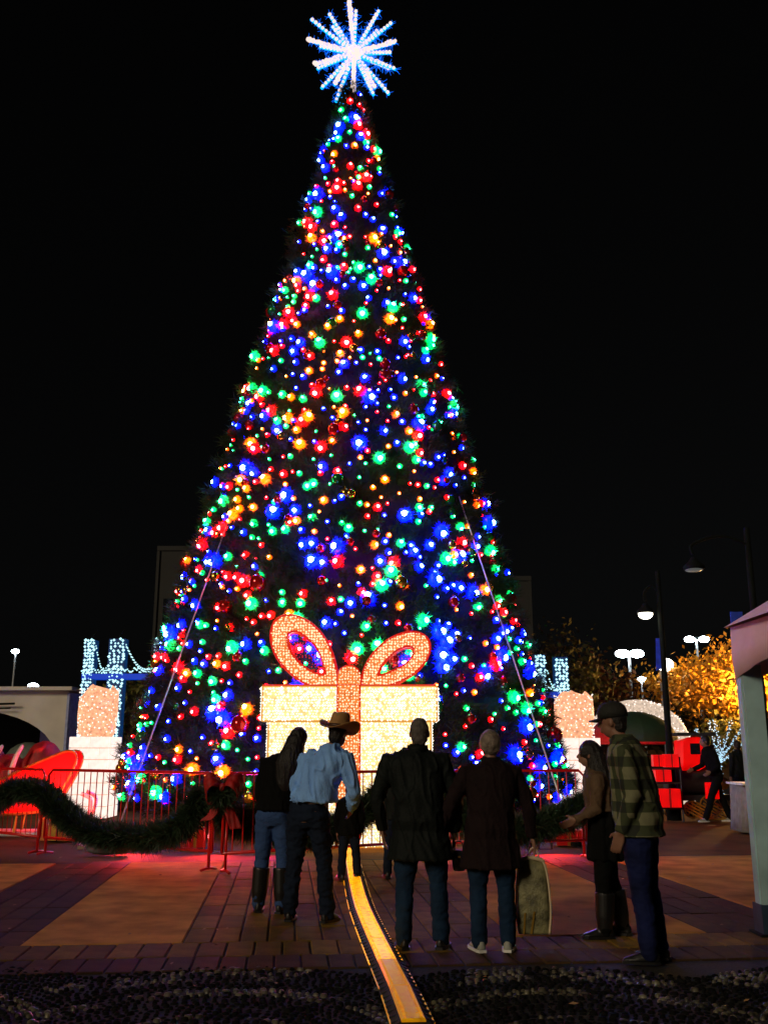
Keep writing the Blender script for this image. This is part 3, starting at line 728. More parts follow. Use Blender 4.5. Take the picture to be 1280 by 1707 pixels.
# ---------------------------------------------------------------- side light sculptures
M['sc_white'] = emis('white_lit_mesh', (1.0, 0.76, 0.66), 1.25, var=.12, vscale=9)
M['sc_joint'] = mat('peach_mortar', (.8, .5, .35), .7)
M['sc_peach'] = emis('peach_lit_mesh', (1.0, 0.42, 0.22), 1.15, var=.4, vscale=14)
M['dotw'] = emis('white_mini_bulb', (1.0, .85, .74), 1.5, False)
M['dotc'] = emis('cyan_mini_bulb', (.50, .92, 1.0), 1.6, False)
M['sc_blue'] = emis('blue_lit_mesh', (.0, .10, .42), .22, var=.4, vscale=10)
M['blue_rail'] = emis('blue_lit_rail', (.0, .05, .6), .8, False)
def brick_pedestal(xa, xb, ybase, ytop, ytop2, Y, label):
    a, b = at(xa, 1250, Y).x, at(xb, 1250, Y).x; z1 = at(640, ytop, Y).z; z2 = at(640, ytop2, Y).z; cx = (a+b)/2; wd = b-a
    t = thing('light_sculpture', label, 'light sculpture', (cx, Y, 0))
    core = MB(); core.box((0, 0, z1/2), (wd-.05, wd-.05, z1-.02)); core.build('core', M['sc_joint'], t)
    rowsn = 7; bh = z1/rowsn; br = MB(); br.box((0, 0, 0), (wd/2-.02, .05, bh-.018)); me = br.mesh('brick', M['sc_white'])
    hf = MB(); hf.box((0, 0, 0), (wd/4-.02, .05, bh-.018)); mh = hf.mesh('brick', M['sc_white'])
    for j in range(rowsn):
        if j % 2 == 0: L = [(-wd/4, me), (wd/4, me)]
        else: L = [(-wd*3/8, mh), (0, me), (wd*3/8, mh)]
        for side in range(4):
            for x, mm in L:
                o = bpy.data.objects.new('brick', mm); C.objects.link(o); o.parent = t
                R_ = Matrix.Rotation(side*PI/2, 3, 'Z'); o.location = R_ @ V((x, -wd/2, bh*(j+.5))); o.rotation_euler = (0, 0, side*PI/2)
    tp = MB(); # flared peach upper tier with a lumpy top
    rings = []
    for z_, k in [(z1, .74), (z1+.1, .84), (z1+(z2-z1)*.5, .92), (z1+(z2-z1)*.85, .9), (z2, .6)]:
        rings.append([V((wd/2*k*math.cos(q)*(1.1 if abs(math.cos(q)) > .6 else 1), wd/2*k*math.sin(q), z_+(.12*math.sin(3*q+1) if z_ > z1+.2 else 0))) for q in [2*PI*i/20 for i in range(20)]])
    tp.loft(rings); po = tp.build('upper_tier', M['sc_peach'], t, True)
    P = []
    for r_ in range(9):
        z_ = z1+.06+(z2-z1-.1)*r_/8
        for i in range(26):
            q = 2*PI*(i+.5*(r_ % 2))/26; q += random.gauss(0, .06); P.append((wd/2*.96*math.cos(q), wd/2*.96*math.sin(q), z_+random.gauss(0, .04)))
    dots('mini_lights', P, rng.uniform(.014, .026, len(P)), M['dotw'], po)
    return t
brick_pedestal(127, 192, 1362, 1228, 1150, 23.0, 'glowing white brick-patterned light sculpture left of the giant tree')
brick_pedestal(926, 992, 1362, 1230, 1160, 23.2, 'glowing white brick-patterned light sculpture right of the giant tree')
def blue_gate(posts, ybeam, ybot, Y, x_end, label):
    t = thing('light_gate', label, 'light sculpture', (at(posts[0][0], 1250, Y).x, Y, 0)); ox = t.location.x
    zb = at(640, ybeam, Y).z
    for xa, xb, yt in posts:
        a, b = at(xa, 1250, Y).x-ox, at(xb, 1250, Y).x-ox; z1 = at(640, yt, Y).z
        m = MB(); m.box(((a+b)/2, 0, z1/2), (b-a, .3, z1)); po = m.build('post', M['sc_blue'], t)
        P = []; z_ = .3
        while z_ < z1:
            for k in range(4):
                P.append((a+(b-a)*(k+.5+random.uniform(-.3, .3))/4, -.17, z_+random.gauss(0, .015)))
            z_ += .085
        dots('mini_lights', P, rng.uniform(.028, .050, len(P)), M['dotc'], po)
        c_ = MB(); c_.tube([((a+b)/2, 0, z1), ((a+b)/2+.05, 0, z1+.15), ((a+b)/2+.14, 0, z1+.28)], [.03, .02, .012], 6); c_.build('finial', M['steel'], po)
    e0 = at(posts[0][0], 1250, Y).x-ox; e1 = at(x_end, 1250, Y).x-ox
    bm = MB(); bm.box(((e0+e1)/2, -.02, zb-.10), (e1-e0, .34, .14)); bo_ = bm.build('beam', M['blue_rail'], t)
    P = [(x, -.2, zb+.02+random.uniform(-.04, .10)) for x in np.arange(e0, e1, .035)]; dots('mini_lights', P, rng.uniform(.016, .03, len(P)), M['dotc'], bo_)
    for i in range(len(posts)-1):
        a = at(posts[i][1], 1250, Y).x-ox; b = at(posts[i+1][0], 1250, Y).x-ox; za = at(640, posts[i][2], Y).z-.15
        P = []; n = int((b-a)/.05)+1
        for k in range(n+1):
            f = k/n; zz = za+(-.62*f)+(-.25*math.sin(PI*f)); P.append((a+(b-a)*f, -.1, zz)); P.append((a+(b-a)*f+.02, -.1, zz-.06))
        dots('light_swag', P, .024, M['dotc'], t)
blue_gate([(131, 150, 1068), (173, 201, 1066), (250, 268, 1066)], 1122, 1240, 25.5, 272, 'blue-white lit gate of three posts and a beam left of the giant tree')
blue_gate([(893, 913, 1092), (928, 951, 1096)], 1152, 1200, 25.5, 953, 'blue-white lit gate of two posts right of the giant tree')

# ---------------------------------------------------------------- left: white pavilion and red sleigh
Y = 27.0
pvx1 = at(112, 1200, Y).x; pvx2 = at(141, 1200, Y).x; pz = at(60, 1152, Y).z
pav = thing('arched_kiosk', 'off-white kiosk with a dark arched opening behind the red sleigh', 'kiosk', (pvx1, Y, 0))
ol = [(-6.0, 0), (-6.0, pz), (0, pz), (0, 0)]
# front wall with arch cut out
aw = at(95, 1200, Y).x-pvx1; azt = at(60, 1182, Y).z; ac = -2.9; ar = aw-ac
arch = [(aw, 0.0)]+[(ac+ar*math.cos(t), azt-1.25+1.25*math.sin(t)) for t in [PI/2*k/10 for k in range(11)]]
L_ = arch[-1][0]
wall = MB(); poly = [(0, 0), (0, pz), (-6.0, pz), (-6.0, azt+.0), (L_, azt)]+[p for p in reversed(arch[:-1])]
wall.prism(poly, 0, .25); wall.build('front_wall', M['white_panel'], pav)
sd = MB(); sd.box((.0+.40, 1.9, pz/2-.02), (.12, 3.9, pz-.06), rot=-.22); sd.build('side_wall', mat('bluish_panel', (.30, .34, .55), .6), pav)
rf = MB(); rf.box((-3.0, 1.9, pz+.06), (6.3, 4.3, .10)); rf.build('roof', M['white_panel'], pav)
bk = MB(); bk.box((-3.0, 2.5, pz/2-.05), (6.0, .08, pz-.12)); bk.build('back_wall', M['glass'], pav)
dr_ = MB(); dr_.box((aw-.35, .9, 1.35), (.75, .06, 2.3)); dr_.build('door_panel', mat('indigo_panel', (.04, .03, .12), .3), pav)
lg = MB(); lg.ellipsoid((aw-.25, .84, 1.95), (.12, .02, .14), 10, 8); lg.build('sign_disc', emis('pink_sign', (.8, .05, .4), .5), pav)
gd = MB(); gd.ellipsoid((aw-1.1, 1.1, 1.05), (.7, .5, .65), 16, 10); gd.build('counter_dome', mat('grey_green_dome', (.12, .14, .11), .6), pav, True)
lk = MB(); lk.tube([(-3.0, -.15, azt+.1), (-1.4, -.2, azt+.14)], .03, 6); lk.tube([(-3, -.15, azt-.03), (-1.5, -.2, azt+.02)], .02, 6); lk.build('awning_rail', M['steel'], pav)

Y = 18.5
slx = at(38, 1300, Y).x
sl_ = thing('santa_sleigh', 'glossy red sleigh behind the garland at the far left', 'sleigh', (slx, Y, 0), .18); sl_.scale = (1.0, 1.0, 1.22)
side = [(-1.25, .35), (-1.35, .95), (-1.05, 1.12), (-.75, .95), (-.35, .80), (.05, .95), (.45, 1.10), (.85, 1.22), (1.0, 1.12), (.9, .85), (.70, .55), (.5, .35)]
side = resamp(side, 36); M['red_glow'] = emis('red_shell_glow', (1, 0, 0), .6, True, base=(.7, .01, .01), var=.5, vscale=3)  # red lamplight on the sleigh panels put in as emission
for yy in (-.45, .40):
    s_ = MB(); s_.prism(side, yy, yy+.06); s_.build('side_panel', M['red_glow'], sl_)
    tr = MB(); tr.tube([(x, yy+(-.012 if yy < 0 else .07), z_) for x, z_ in side], .022, 6, closed=True); tr.build('gold_trim', M['gold'], sl_)
    rn = MB(); rn.tube(spline([V(p) for p in [(-1.5, yy, .08), (-.5, yy, .04), (.7, yy, .04), (1.2, yy, .22), (1.3, yy, .5), (1.12, yy, .6)]], 24), .03, 8); rn.build('runner', M['white_frame'], sl_, True)
    for x in (-.9, 0, .5):
        st = MB(); st.tube([(x, yy, .05), (x+.05, yy+.03, .42)], .022, 6); st.build('strut', M['gold'], sl_)
bb = MB(); bb.box((-.35, 0, .42), (1.6, .84, .08)); bb.build('floor_board', M['red_paint'], sl_)
bb = MB(); bb.ellipsoid((-.75, 0, .95), (.42, .38, .50), 18, 10); bb.ellipsoid((-.25, 0, .82), (.35, .36, .36), 18, 10); bb.ellipsoid((.35, 0, .95), (.38, .36, .42), 18, 10)
remeshed(bb, 'sack', M['red_velvet'], sl_, .03, 3, lambda p: .02*noise.noise(p*6))
for k, x in enumerate((-.85, -.45, -.1)):
    wt = MB(); wt.tube(spline([V((x-.05, -.40, .9)), V((x+.02, -.42, 1.12)), V((x+.10, -.36, 1.28))], 8), [.05-.002*q for q in range(9)], 8, cap=True); wt.build('white_trim', M['white_frame'], sl_, True)
bench = MB()
# ---------------------------------------------------------------- far lamps, buildings, trees
M['lamp_white'] = emis('white_lamp', (.75, .92, 1.0), 30)
M['lamp_warm'] = emis('warm_lamp', (1.0, .92, .72), 16)
M['pole'] = mat('pale_pole', (.5, .52, .55), .5)
def parking_light(x, y, Y, heads, label, polew=.09, m='lamp_white', basey=None):
    p = at(x, y, Y); t = thing('parking_light', label, 'street lamp', (p.x, Y, 0))
    po = MB(); po.tube([(0, 0, 0), (0, 0, p.z)], [polew, polew*.7], 8); po.build('pole', M['pole'], t)
    for hx in heads:
        q = at(x+hx, y, Y); h = MB(); h.ellipsoid((q.x-p.x, -.1, p.z), (.34, .24, .19), 14, 8); ho = h.build('lamp_head', M[m], t, True)
        a = MB(); a.tube([(0, 0, p.z+.12), (q.x-p.x, 0, p.z+.16)], .04, 6); a.build('arm', M['steel'], ho)
parking_light(1048, 1090, 45, (-12, 12), 'pale pole with two bright blue-white lamp heads, taller and nearer of the pair')
parking_light(1160, 1066, 60, (-12, 12), 'far twin-headed lamp standing above the orange tree')
parking_light(1069, 1133, 70, (0,), 'small far lamp right below the nearer twin-headed lamp')
parking_light(27, 1086, 80, (0,), 'lone far lamp in the dark sky at the left edge')
parking_light(57, 1144, 60, (0,), 'small white lamp just above the kiosk roof')
gl = at(1105, 1108, 30); t = thing('globe_lamp', 'short white globe lamp post at the left edge of the orange tree', 'street lamp', (gl.x, 30, 0))
b_ = MB(); b_.tube([(0, 0, 0), (0, 0, gl.z-.2)], .13, 10); b_.build('post', mat('white_lamp_post', (.8, .8, .75), .4), t)
b_ = MB(); b_.ellipsoid((.05, 0, gl.z), (.26, .26, .20), 16, 10); b_.build('globe', emis('globe_lamp_glass', (1, .93, .8), 12), t, True)
def arm_lamp(xp, ytop, xl, yl, Y, label, lampm, blade, dark=False):
    p = at(xp, ytop, Y); q = at(xl, yl, Y)
    t = thing('street_lamp', label, 'street lamp', (p.x, Y, 0))
    m = MB(); m.tube([(0, 0, 0), (0, 0, p.z)], [.085, .055], 10); m.lathe((0, 0, 0), [(.16, 0), (.16, .25), (.085, .4)], 12); m.build('pole', M['steel'], t, True)
    a = MB(); zz = q.z+.45; a.tube(spline([V((0, 0, zz)), V(((q.x-p.x)*.5, 0, zz+.16)), V((q.x-p.x, 0, zz)), V((q.x-p.x, 0, q.z+.25))], 14), .03, 6); a.build('arm', M['steel'], t, True)
    sh = MB(); sh.lathe((q.x-p.x, 0, q.z), [(.20, -.03), (.19, .03), (.09, .12), (.04, .2)], 18); so_ = sh.build('shade', M['steel'], t, True)
    l = MB(); l.ellipsoid((q.x-p.x, 0, q.z-.05), (.165, .165, blade), 18, 8); l.build('lamp', lampm, so_, True)
    return t, p
t, p = arm_lamp(1095, 952, 1075, 1020, 22, 'street lamp with a warm glowing head and a narrow blue banner', emis('street_lamp_bulb', (1, .95, .75), 8), .12)
bn = MB(); zb0, zb1 = at(1090, 1118, 22).z, at(1090, 1064, 22).z; bn.prism([(-.18, zb0), (-.03, zb0+.05), (-.03, zb1), (-.14, zb1)], -.012, .012); bn.build('banner', M['blue_banner'], t)
t, p = arm_lamp(1243, 880, 1156, 946, 18, 'dark street lamp with a dim dish head on a long arm at the right', emis('dim_lamp_dish', (.5, .55, .5), .14), .03)
bn = MB(); a0, a1 = at(1216, 1020, 18).x-p.x, at(1236, 1020, 18).x-p.x; zb0, zb1 = at(1225, 1098, 18).z, at(1225, 1020, 18).z
bn.prism([(a0, zb0), (a1, zb0), (a1, zb1), (a0, zb1)], -.012, .012); bn.build('banner', M['blue_banner'], t)
def tower(xa, xb, yt, Y, label):
    a, b = at(xa, 1100, Y).x, at(xb, 1100, Y).x; z1 = at(640, yt, Y).z
    t = thing('tower_building', label, 'building', (a, Y, 0))
    m = MB(); m.box(((b-a)/2, 4, z1/2), (b-a, 8, z1)); m.build('wall', M['facade'], t)
    m = MB(); m.box(((b-a)/2, 4, z1+.15), (b-a+.2, 8.2, .3)); m.build('roof', M['facade'], t)
    n = max(2, int((b-a)/1.6)); pl = MB()
    for i in range(n+1): pl.box(((b-a)*i/n, -.06, z1/2), (.18, .12, z1-.05))
    pl.build('pilasters', M['facade'], t)
    wm = MB(); wm.box((0, 0, 0), (.9, .06, 1.5)); we = wm.mesh('window', M['glass'])
    for j in range(1, int(z1/3.4)):
        for i in range(n):
            o = bpy.data.objects.new('window', we); C.objects.link(o); o.parent = t; o.location = ((b-a)*(i+.5)/n, -.01, j*3.4)
tower(255, 400, 918, 62, 'dark tower block rising behind the left side of the tree')
tower(800, 887, 968, 62, 'dark tower block rising behind the right side of the tree')
# trees behind
def leafy(name, label, cx, Yd, z0, z1, rx, m, n=2600, leaf=.16, bark=True, ry=None):
    p0 = V((cx, Yd, 0)); t = thing(name, label, 'tree', p0); ry = ry or rx
    tr = MB(); tr.tube([(0, 0, 0), (.05, 0, z0), (0, .1, (z0+z1)/2)], [.16, .12, .05], 9)
    for k in range(7):
        a = k*2*PI/7; tr.tube([(.04, 0, z0*.85), (math.cos(a)*rx*.4, math.sin(a)*ry*.4, z0+(z1-z0)*.3), (math.cos(a)*rx*.75, math.sin(a)*ry*.75, z0+(z1-z0)*random.uniform(.35, .7))], [.07, .04, .015], 6)
    tr.build('trunk', M['bark'], t, True)
    cl = [(rng.normal(0, .42, 3)) for _ in range(16)]
    c_ = np.array([(q[0]*rx, q[1]*ry, (z0+z1)/2+q[2]*(z1-z0)*.42) for q in cl]); c_[:, 2] = np.clip(c_[:, 2], z0+.1, z1-.2)
    idx = rng.integers(0, 16, n); P = c_[idx]+rng.normal(0, 1, (n, 3))*np.array([rx*.24, ry*.24, (z1-z0)*.13])
    d = rng.normal(0, 1, (n, 3)); d /= np.linalg.norm(d, axis=1)[:, None]; e = np.cross(d, rng.normal(0, 1, (n, 3))); e /= np.linalg.norm(e, axis=1)[:, None]
    s_ = leaf*rng.uniform(.5, 1.3, n)[:, None]
    q = np.stack([P-d*s_, P+e*s_*.5, P+d*s_, P-e*s_*.5], 1); tri_obj('crown', q, M[m], t, 4)
    return t
yt = at(1205, 1150, 30)
leafy('autumn_tree', 'broad orange and gold tree glowing under a lamp at the right', yt.x+.1, 30, 2.25, 4.55, 2.1, 'leaf_gold', 17000, .085)
leafy('autumn_tree', 'dim rust-brown tree right of the smaller lit gate', at(1000, 1150, 32).x, 32, 1.9, 4.4, .9, 'leaf_rust', 2600, .10)
leafy('street_tree', 'thin olive-green tree just behind the smaller lit gate', at(945, 1130, 28).x, 28, 2.2, 5.0, .85, 'leaf_green', 1500, .09)
leafy('street_tree', 'olive tree between the three-post gate and the giant tree', at(215, 1160, 29).x, 29, 1.6, 4.0, .8, 'leaf_green', 2000, .09)
leafy('street_tree', 'dark low tree behind the toy train', at(1110, 1190, 33).x, 33, 1.5, 3.1, 1.8, 'leaf_green', 3600, .10)
leafy('street_tree', 'dark green tree at the right edge behind the tent post', at(1235, 1210, 29).x, 29, 1.0, 2.6, 1.1, 'leaf_green', 2600, .10)
# lamp that lights the orange tree
t = thing('globe_lamp', 'warm globe lamp post beneath the orange tree beside the tent post', 'street lamp', (at(1266, 1200, 27.6).x, 27.6, 0))
b_ = MB(); b_.tube([(0, 0, 0), (0, 0, 3.0)], .06, 8); b_.build('post', M['steel'], t)
b_ = MB(); b_.ellipsoid((0, 0, 3.15), (.2, .2, .2), 14, 9); b_.build('globe', emis('tree_lamp_glass', (1, .52, .14), 480), t, True)

# lit arch, umbrella, toy train, table at right
Y = 26
ax0, ax1 = at(984, 1250, Y).x, at(1142, 1250, Y).x; az = at(1062, 1172, Y).z; cx = (ax0+ax1)/2; rr = (ax1-ax0)/2
ar_ = thing('light_arch', 'thick white lit arch over the green umbrella behind the man in the cap', 'light arch', (cx, Y, 0))
m = MB(); path = [V((-rr, 0, .0)), V((-rr, 0, az-rr*.9))]+[V((-rr*math.cos(a), 0, az-rr*.9+rr*.85*math.sin(a))) for a in [PI*k/16 for k in range(1, 16)]]+[V((rr, 0, az-rr*.9)), V((rr, 0, 0))]
m.tube(path, .16, 10); m.build('arch_tube', emis('arch_lit_mesh', (.95, .72, .55), .75, var=.3, vscale=14), ar_, True)
P = []
for p in spline(path, 150):
    for k in range(4): d = V((random.gauss(0, 1), random.gauss(0, 1), random.gauss(0, 1))).normalized(); P.append(p+d*.17)
dots('mini_lights', P, rng.uniform(.014, .026, len(P)), M['dotw'], ar_)
Y = 24.5; u0 = at(1055, 1240, Y)
um = thing('patio_umbrella', 'dark green umbrella with red panels under the white lit arch', 'umbrella', (u0.x, Y, 0))
ur = at(1128, 1240, Y).x-u0.x; uz = at(1055, 1186, Y).z; ue = at(1055, 1238, Y).z
po = MB(); po.tube([(0, 0, 0), (0, 0, uz)], .03, 8); po.build('pole', M['steel'], um)
gm, rm_ = mat('green_canvas', (.010, .035, .010), .7), mat('red_canvas', (.6, .01, .01), .7)
for k in range(8):
    a0, a1 = 2*PI*k/8, 2*PI*(k+1)/8; rows_ = []
    seg = MB()
    R_ = []
    for i in range(7):
        f = i/6; r_ = ur*math.sin(f*PI/2)+.01; z_ = ue+(uz-ue)*math.cos(f*PI/2)
        R_.append([V((r_*math.cos(a0+(a1-a0)*j/4), r_*math.sin(a0+(a1-a0)*j/4), z_)) for j in range(5)])
    vs = [p for r_ in R_ for p in r_]; vs2 = [p+V((0, 0, -.015)) for p in vs]; fs = []
    for i in range(6):
        for j in range(4): q = i*5+j; fs.append((q, q+1, q+6, q+5)); fs.append((q+35, q+40, q+41, q+36))
    for j in range(4): fs.append((30+j, 31+j, 66+j, 65+j))
    seg.add(vs+vs2, fs); seg.build('canopy_panel', rm_ if k in (0, 3, 4) else gm, um, True)
rim = MB(); rim.tube([(ur*math.cos(2*PI*k/24), ur*math.sin(2*PI*k/24), ue-.01) for k in range(24)], .035, 6, closed=True); rim.build('rim', rm_, um, True)
# toy train
Y = 22.5
tr_x = at(1150, 1300, Y).x
train = thing('toy_train', 'red and black toy locomotive with golden cowcatcher beyond the man in plaid', 'toy train', (tr_x, Y, 0))
red_e = emis('red_plastic_glow', (1, .0, .0), .55, True, base=(.7, .01, .01), var=.35, vscale=6)  # glow put into the red plastic of the cab and boxes
def part(fn, name, m, par=train, sm=False): b_ = MB(); fn(b_); return b_.build(name, m, par, sm)
RX = Matrix.Rotation(PI/2, 3, 'Y')
part(lambda b: b.lathe((-.55, 0, .85), [(.30, 0), (.34, .05), (.34, 1.05), (.30, 1.15), (.1, 1.18)], 20, M=RX), 'boiler', M['black'], sm=True)
part(lambda b: b.prism([(-.25, 1.05), (.10, 1.05), (.42, 1.22), (.36, 1.72), (.12, 1.78), (-.20, 1.70)], -.35, .35), 'cab', red_e)
part(lambda b: b.box((.08, 0, 1.84), (.85, .86, .07)), 'cab_roof', M['black'])
part(lambda b: b.box((.05, -.355, 1.52), (.22, .02, .24)), 'cab_window', M['glass'])
part(lambda b: b.lathe((.48, 0, 1.15), [(.07, 0), (.07, .3), (.13, .42), (.13, .46)], 12), 'smokestack', M['black'], sm=True)
part(lambda b: b.box((0, 0, .46), (1.7, .5, .12)), 'chassis', M['black'])
for x, r_ in ((-.55, .19), (-.10, .19), (.30, .26)):
    wv = part(lambda b: b.lathe((x, -.30, r_+.03), [(r_, -.04), (r_, .04)], 20, M=Matrix.Rotation(PI/2, 3, 'X')), 'wheel', M['black'])
    def sp_(b):
        for k in range(4): a = k*PI/4; b.tube([(x-r_*.85*math.cos(a), -.35, r_+.03-r_*.85*math.sin(a)), (x+r_*.85*math.cos(a), -.35, r_+.03+r_*.85*math.sin(a))], .015, 5)
        b.tube([(x+r_*.9*math.cos(2*PI*k/20), -.35, r_+.03+r_*.9*math.sin(2*PI*k/20)) for k in range(20)], .018, 5, closed=True)
    part(sp_, 'spokes', M['gold'], wv)
part(lambda b: b.lathe((.60, -.34, .78), [(.14, 0), (.14, .05), (.04, .07)], 16, M=Matrix.Rotation(PI/2, 3, 'X')), 'headlamp', M['gold'])
for k in range(9):
    part(lambda b: b.tube([(-.55+k*.13, -.48, .36), (-.05+k*.13, -.80, .05)], .020, 5), 'cowcatcher_bar', M['gold'])
part(lambda b: b.tube([(-.1, -.82, .05), (1.05, -.82, .05)], .022, 6), 'cowcatcher_sill', M['gold'])
def redbox(x, y, wpx, hpx, label, Yb=21.6):
    p = at(x, y, Yb); s_ = wpx/F_PX*Yb; h = hpx/F_PX*Yb
    t = thing('red_box', label, 'gift box', (p.x, Yb, p.z-h/2)); b_ = MB(); b_.box((0, 0, h/2), (s_, s_*.7, h)); b_.build('box', red_e, t)
    b_ = MB(); b_.box((0, 0, h/2), (s_*.1, s_*.7+.01, h+.012)); b_.build('ribbon', M['red_velvet'], t)
redbox(1113, 1330, 34, 28, 'largest red box in the stack beside the toy train')
redbox(1095, 1332, 15, 24, 'narrow red box at the bottom left of the red stack')
redbox(1103, 1293, 25, 18, 'flat red box in the middle of the red stack')
redbox(1117, 1268, 22, 20, 'red box at the top right of the red stack')
redbox(1096, 1268, 18, 18, 'small red box at the top left of the red stack')
redbox(1186, 1318, 18, 25, 'lone red box in front of the toy train')
# a rack that carries the boxes
rk = thing('display_rack', 'dark metal rack holding the stack of red boxes', 'rack', (at(1106, 1300, 21.7).x, 21.75, 0))
for zz in (at(640, 1345, 21.7).z, at(640, 1303, 21.7).z, at(640, 1279, 21.7).z): b_ = MB(); b_.box((0, 0, zz-.03), (.72, .34, .03)); b_.build('shelf', M['black'], rk)
for x in (-.34, .34):
    for yy in (-.15, .15): b_ = MB(); b_.tube([(x, yy, 0), (x, yy, 1.35)], .018, 6); b_.build('upright', M['black'], rk)
wt = thing('skirted_table', 'table with a white pleated skirt behind the tent post', 'table', (at(1290, 1300, 19.0).x, 19.0, 0))
sk = MB(); rings = []
for z_, k in ((0.02, 1.06), (.4, 1.02), (.86, 1.0)):
    ring = []
    for i in range(96):
        a = 2*PI*i/96; X_ = .75*max(-1, min(1, 1.25*math.cos(a))); Y_ = .4*max(-1, min(1, 1.25*math.sin(a))); f = k+.035*math.sin(i*1.6)
        ring.append(V((X_*f, Y_*f, z_)))
    rings.append(ring)
sk.loft(rings); sk.build('skirt', mat('cream_cloth', (.22, .20, .14), .8), wt, True)
tp = MB(); tp.box((0, 0, .885), (1.56, .86, .04)); tp.build('table_top', M['white_frame'], wt)
for k, (x, y) in enumerate(((1252, 1246), (1268, 1243))):
    q = at(x, y, 19.2); b_ = MB(); b_.ellipsoid((0, 0, 0), (.13, .11, .15), 14, 9); o = b_.build('white_globe', emis('soft_white_globe', (1, .72, .7), .8, False), None, True); o.location = q
    tag(o, ['softly lit white globe left of the tent post, above the skirted table', 'softly lit white globe right of the tent post, above the skirted table'][k], 'globe light')
    st = MB(); st.tube([(0, 0, -.12), (0, 0, .905-q.z)], .02, 6); st.build('stand', M['steel'], o)
# small tree wrapped in blue-white lights
wl = thing('wrapped_tree', 'bare branched tree wrapped in blue-white lights below the orange tree', 'tree', (at(1195, 1230, 27).x, 27, 0))
b_ = MB(); P = []
brs = [[V((0, 0, 0)), V((0, 0, 1.4))]]
for k in range(7):
    a = -1.1+k*.37; brs.append([V((0, 0, 1.2)), V((math.sin(a)*.35, -.05, 1.2+.35*math.cos(a)*1.2)), V((math.sin(a)*.85, random.uniform(-.3, .3), 1.3+.85*math.cos(a)+.1))])
for br in brs:
    b_.tube(br, [.06]+[.03]*(len(br)-1), 6)
    S = spline(br, 24)
    for p in S:
        for k in range(2): P.append(p+V((random.gauss(0, .03), -.05, random.gauss(0, .03))))
b_.build('trunk', M['bark'], wl); dots('mini_lights', P, .02, emis('icy_mini_bulb', (.5, .8, 1), 1.1, False), wl)

# ---------------------------------------------------------------- tent at the right edge
tx, ty_ = 3.30, 8.80
tent = thing('market_tent', 'tent with pink valance and grey square posts at the right edge', 'tent', (tx, ty_, 0))
for k, (px_, py_) in enumerate(((0, 0), (3.0, 0), (3.0, -3.0), (0, -3.3))):
    m = MB(); m.box((px_+.0, py_, 1.22), (.17, .17, 2.10)); m.box((px_-.09, py_, 1.22), (.012, .10, 2.08)); po = m.build('post', M['post'], tent)
    m = MB(); m.box((px_, py_, .13), (.21, .21, .24)); m.build('post_sleeve', mat('navy_sleeve', (.012, .03, .06), .6), po)
    m = MB(); m.box((px_, py_, .012), (.28, .28, .018)); m.build('base_plate', M['steel'], po)
def valance(p0, p1, deep, shallow):
    p0, p1 = V(p0), V(p1); n = 40; top = []; bot = []
    d = (p1-p0).normalized(); nn = V((d.y, -d.x, 0))
    for i in range(n+1):
        f = i/n; q = p0.lerp(p1, f); dep = shallow+(deep-shallow)*abs(2*f-1)**1.6; wv = nn*(.03*math.sin(f*19)+.012*math.sin(f*47))
        top.append(q+nn*.005); bot.append(q+V((0, 0, -dep))+wv)
    vs = []; 
    for a, b in zip(top, bot): vs += [a, a.lerp(b, .5)+nn*.01, b]
    m = MB(); k = len(vs); vs2 = [v+nn*.008 for v in vs]; fs = []
    for i in range(n):
        for j in range(2): q = i*3+j; fs.append((q, q+1, q+4, q+3)); fs.append((q+k, q+3+k, q+4+k, q+1+k))
        q = i*3+2; fs.append((q, q+k, q+3+k, q+3))
    m.add(vs+vs2, fs); return m
zt = 2.63
for a, b in (((-.07, .13, zt), (.02, -3.4, zt)), ((-.07, .13, zt), (3.15, .13, zt)), ((3.15, .13, zt), (3.15, -3.3, zt)), ((3.15, -3.3, zt), (-.13, -3.4, zt))):
    valance(a, b, .50, .22).build('valance', M['tent'], tent, True)
rf = MB(); rf.add([(-.14, .14, zt+.004), (3.16, .14, zt+.004), (3.16, -3.41, zt+.004), (-.14, -3.41, zt+.004), (1.5, -1.6, zt+1.1)], [(0, 1, 4), (1, 2, 4), (2, 3, 4), (3, 0, 4)]); rf.build('roof', M['tent'], tent)

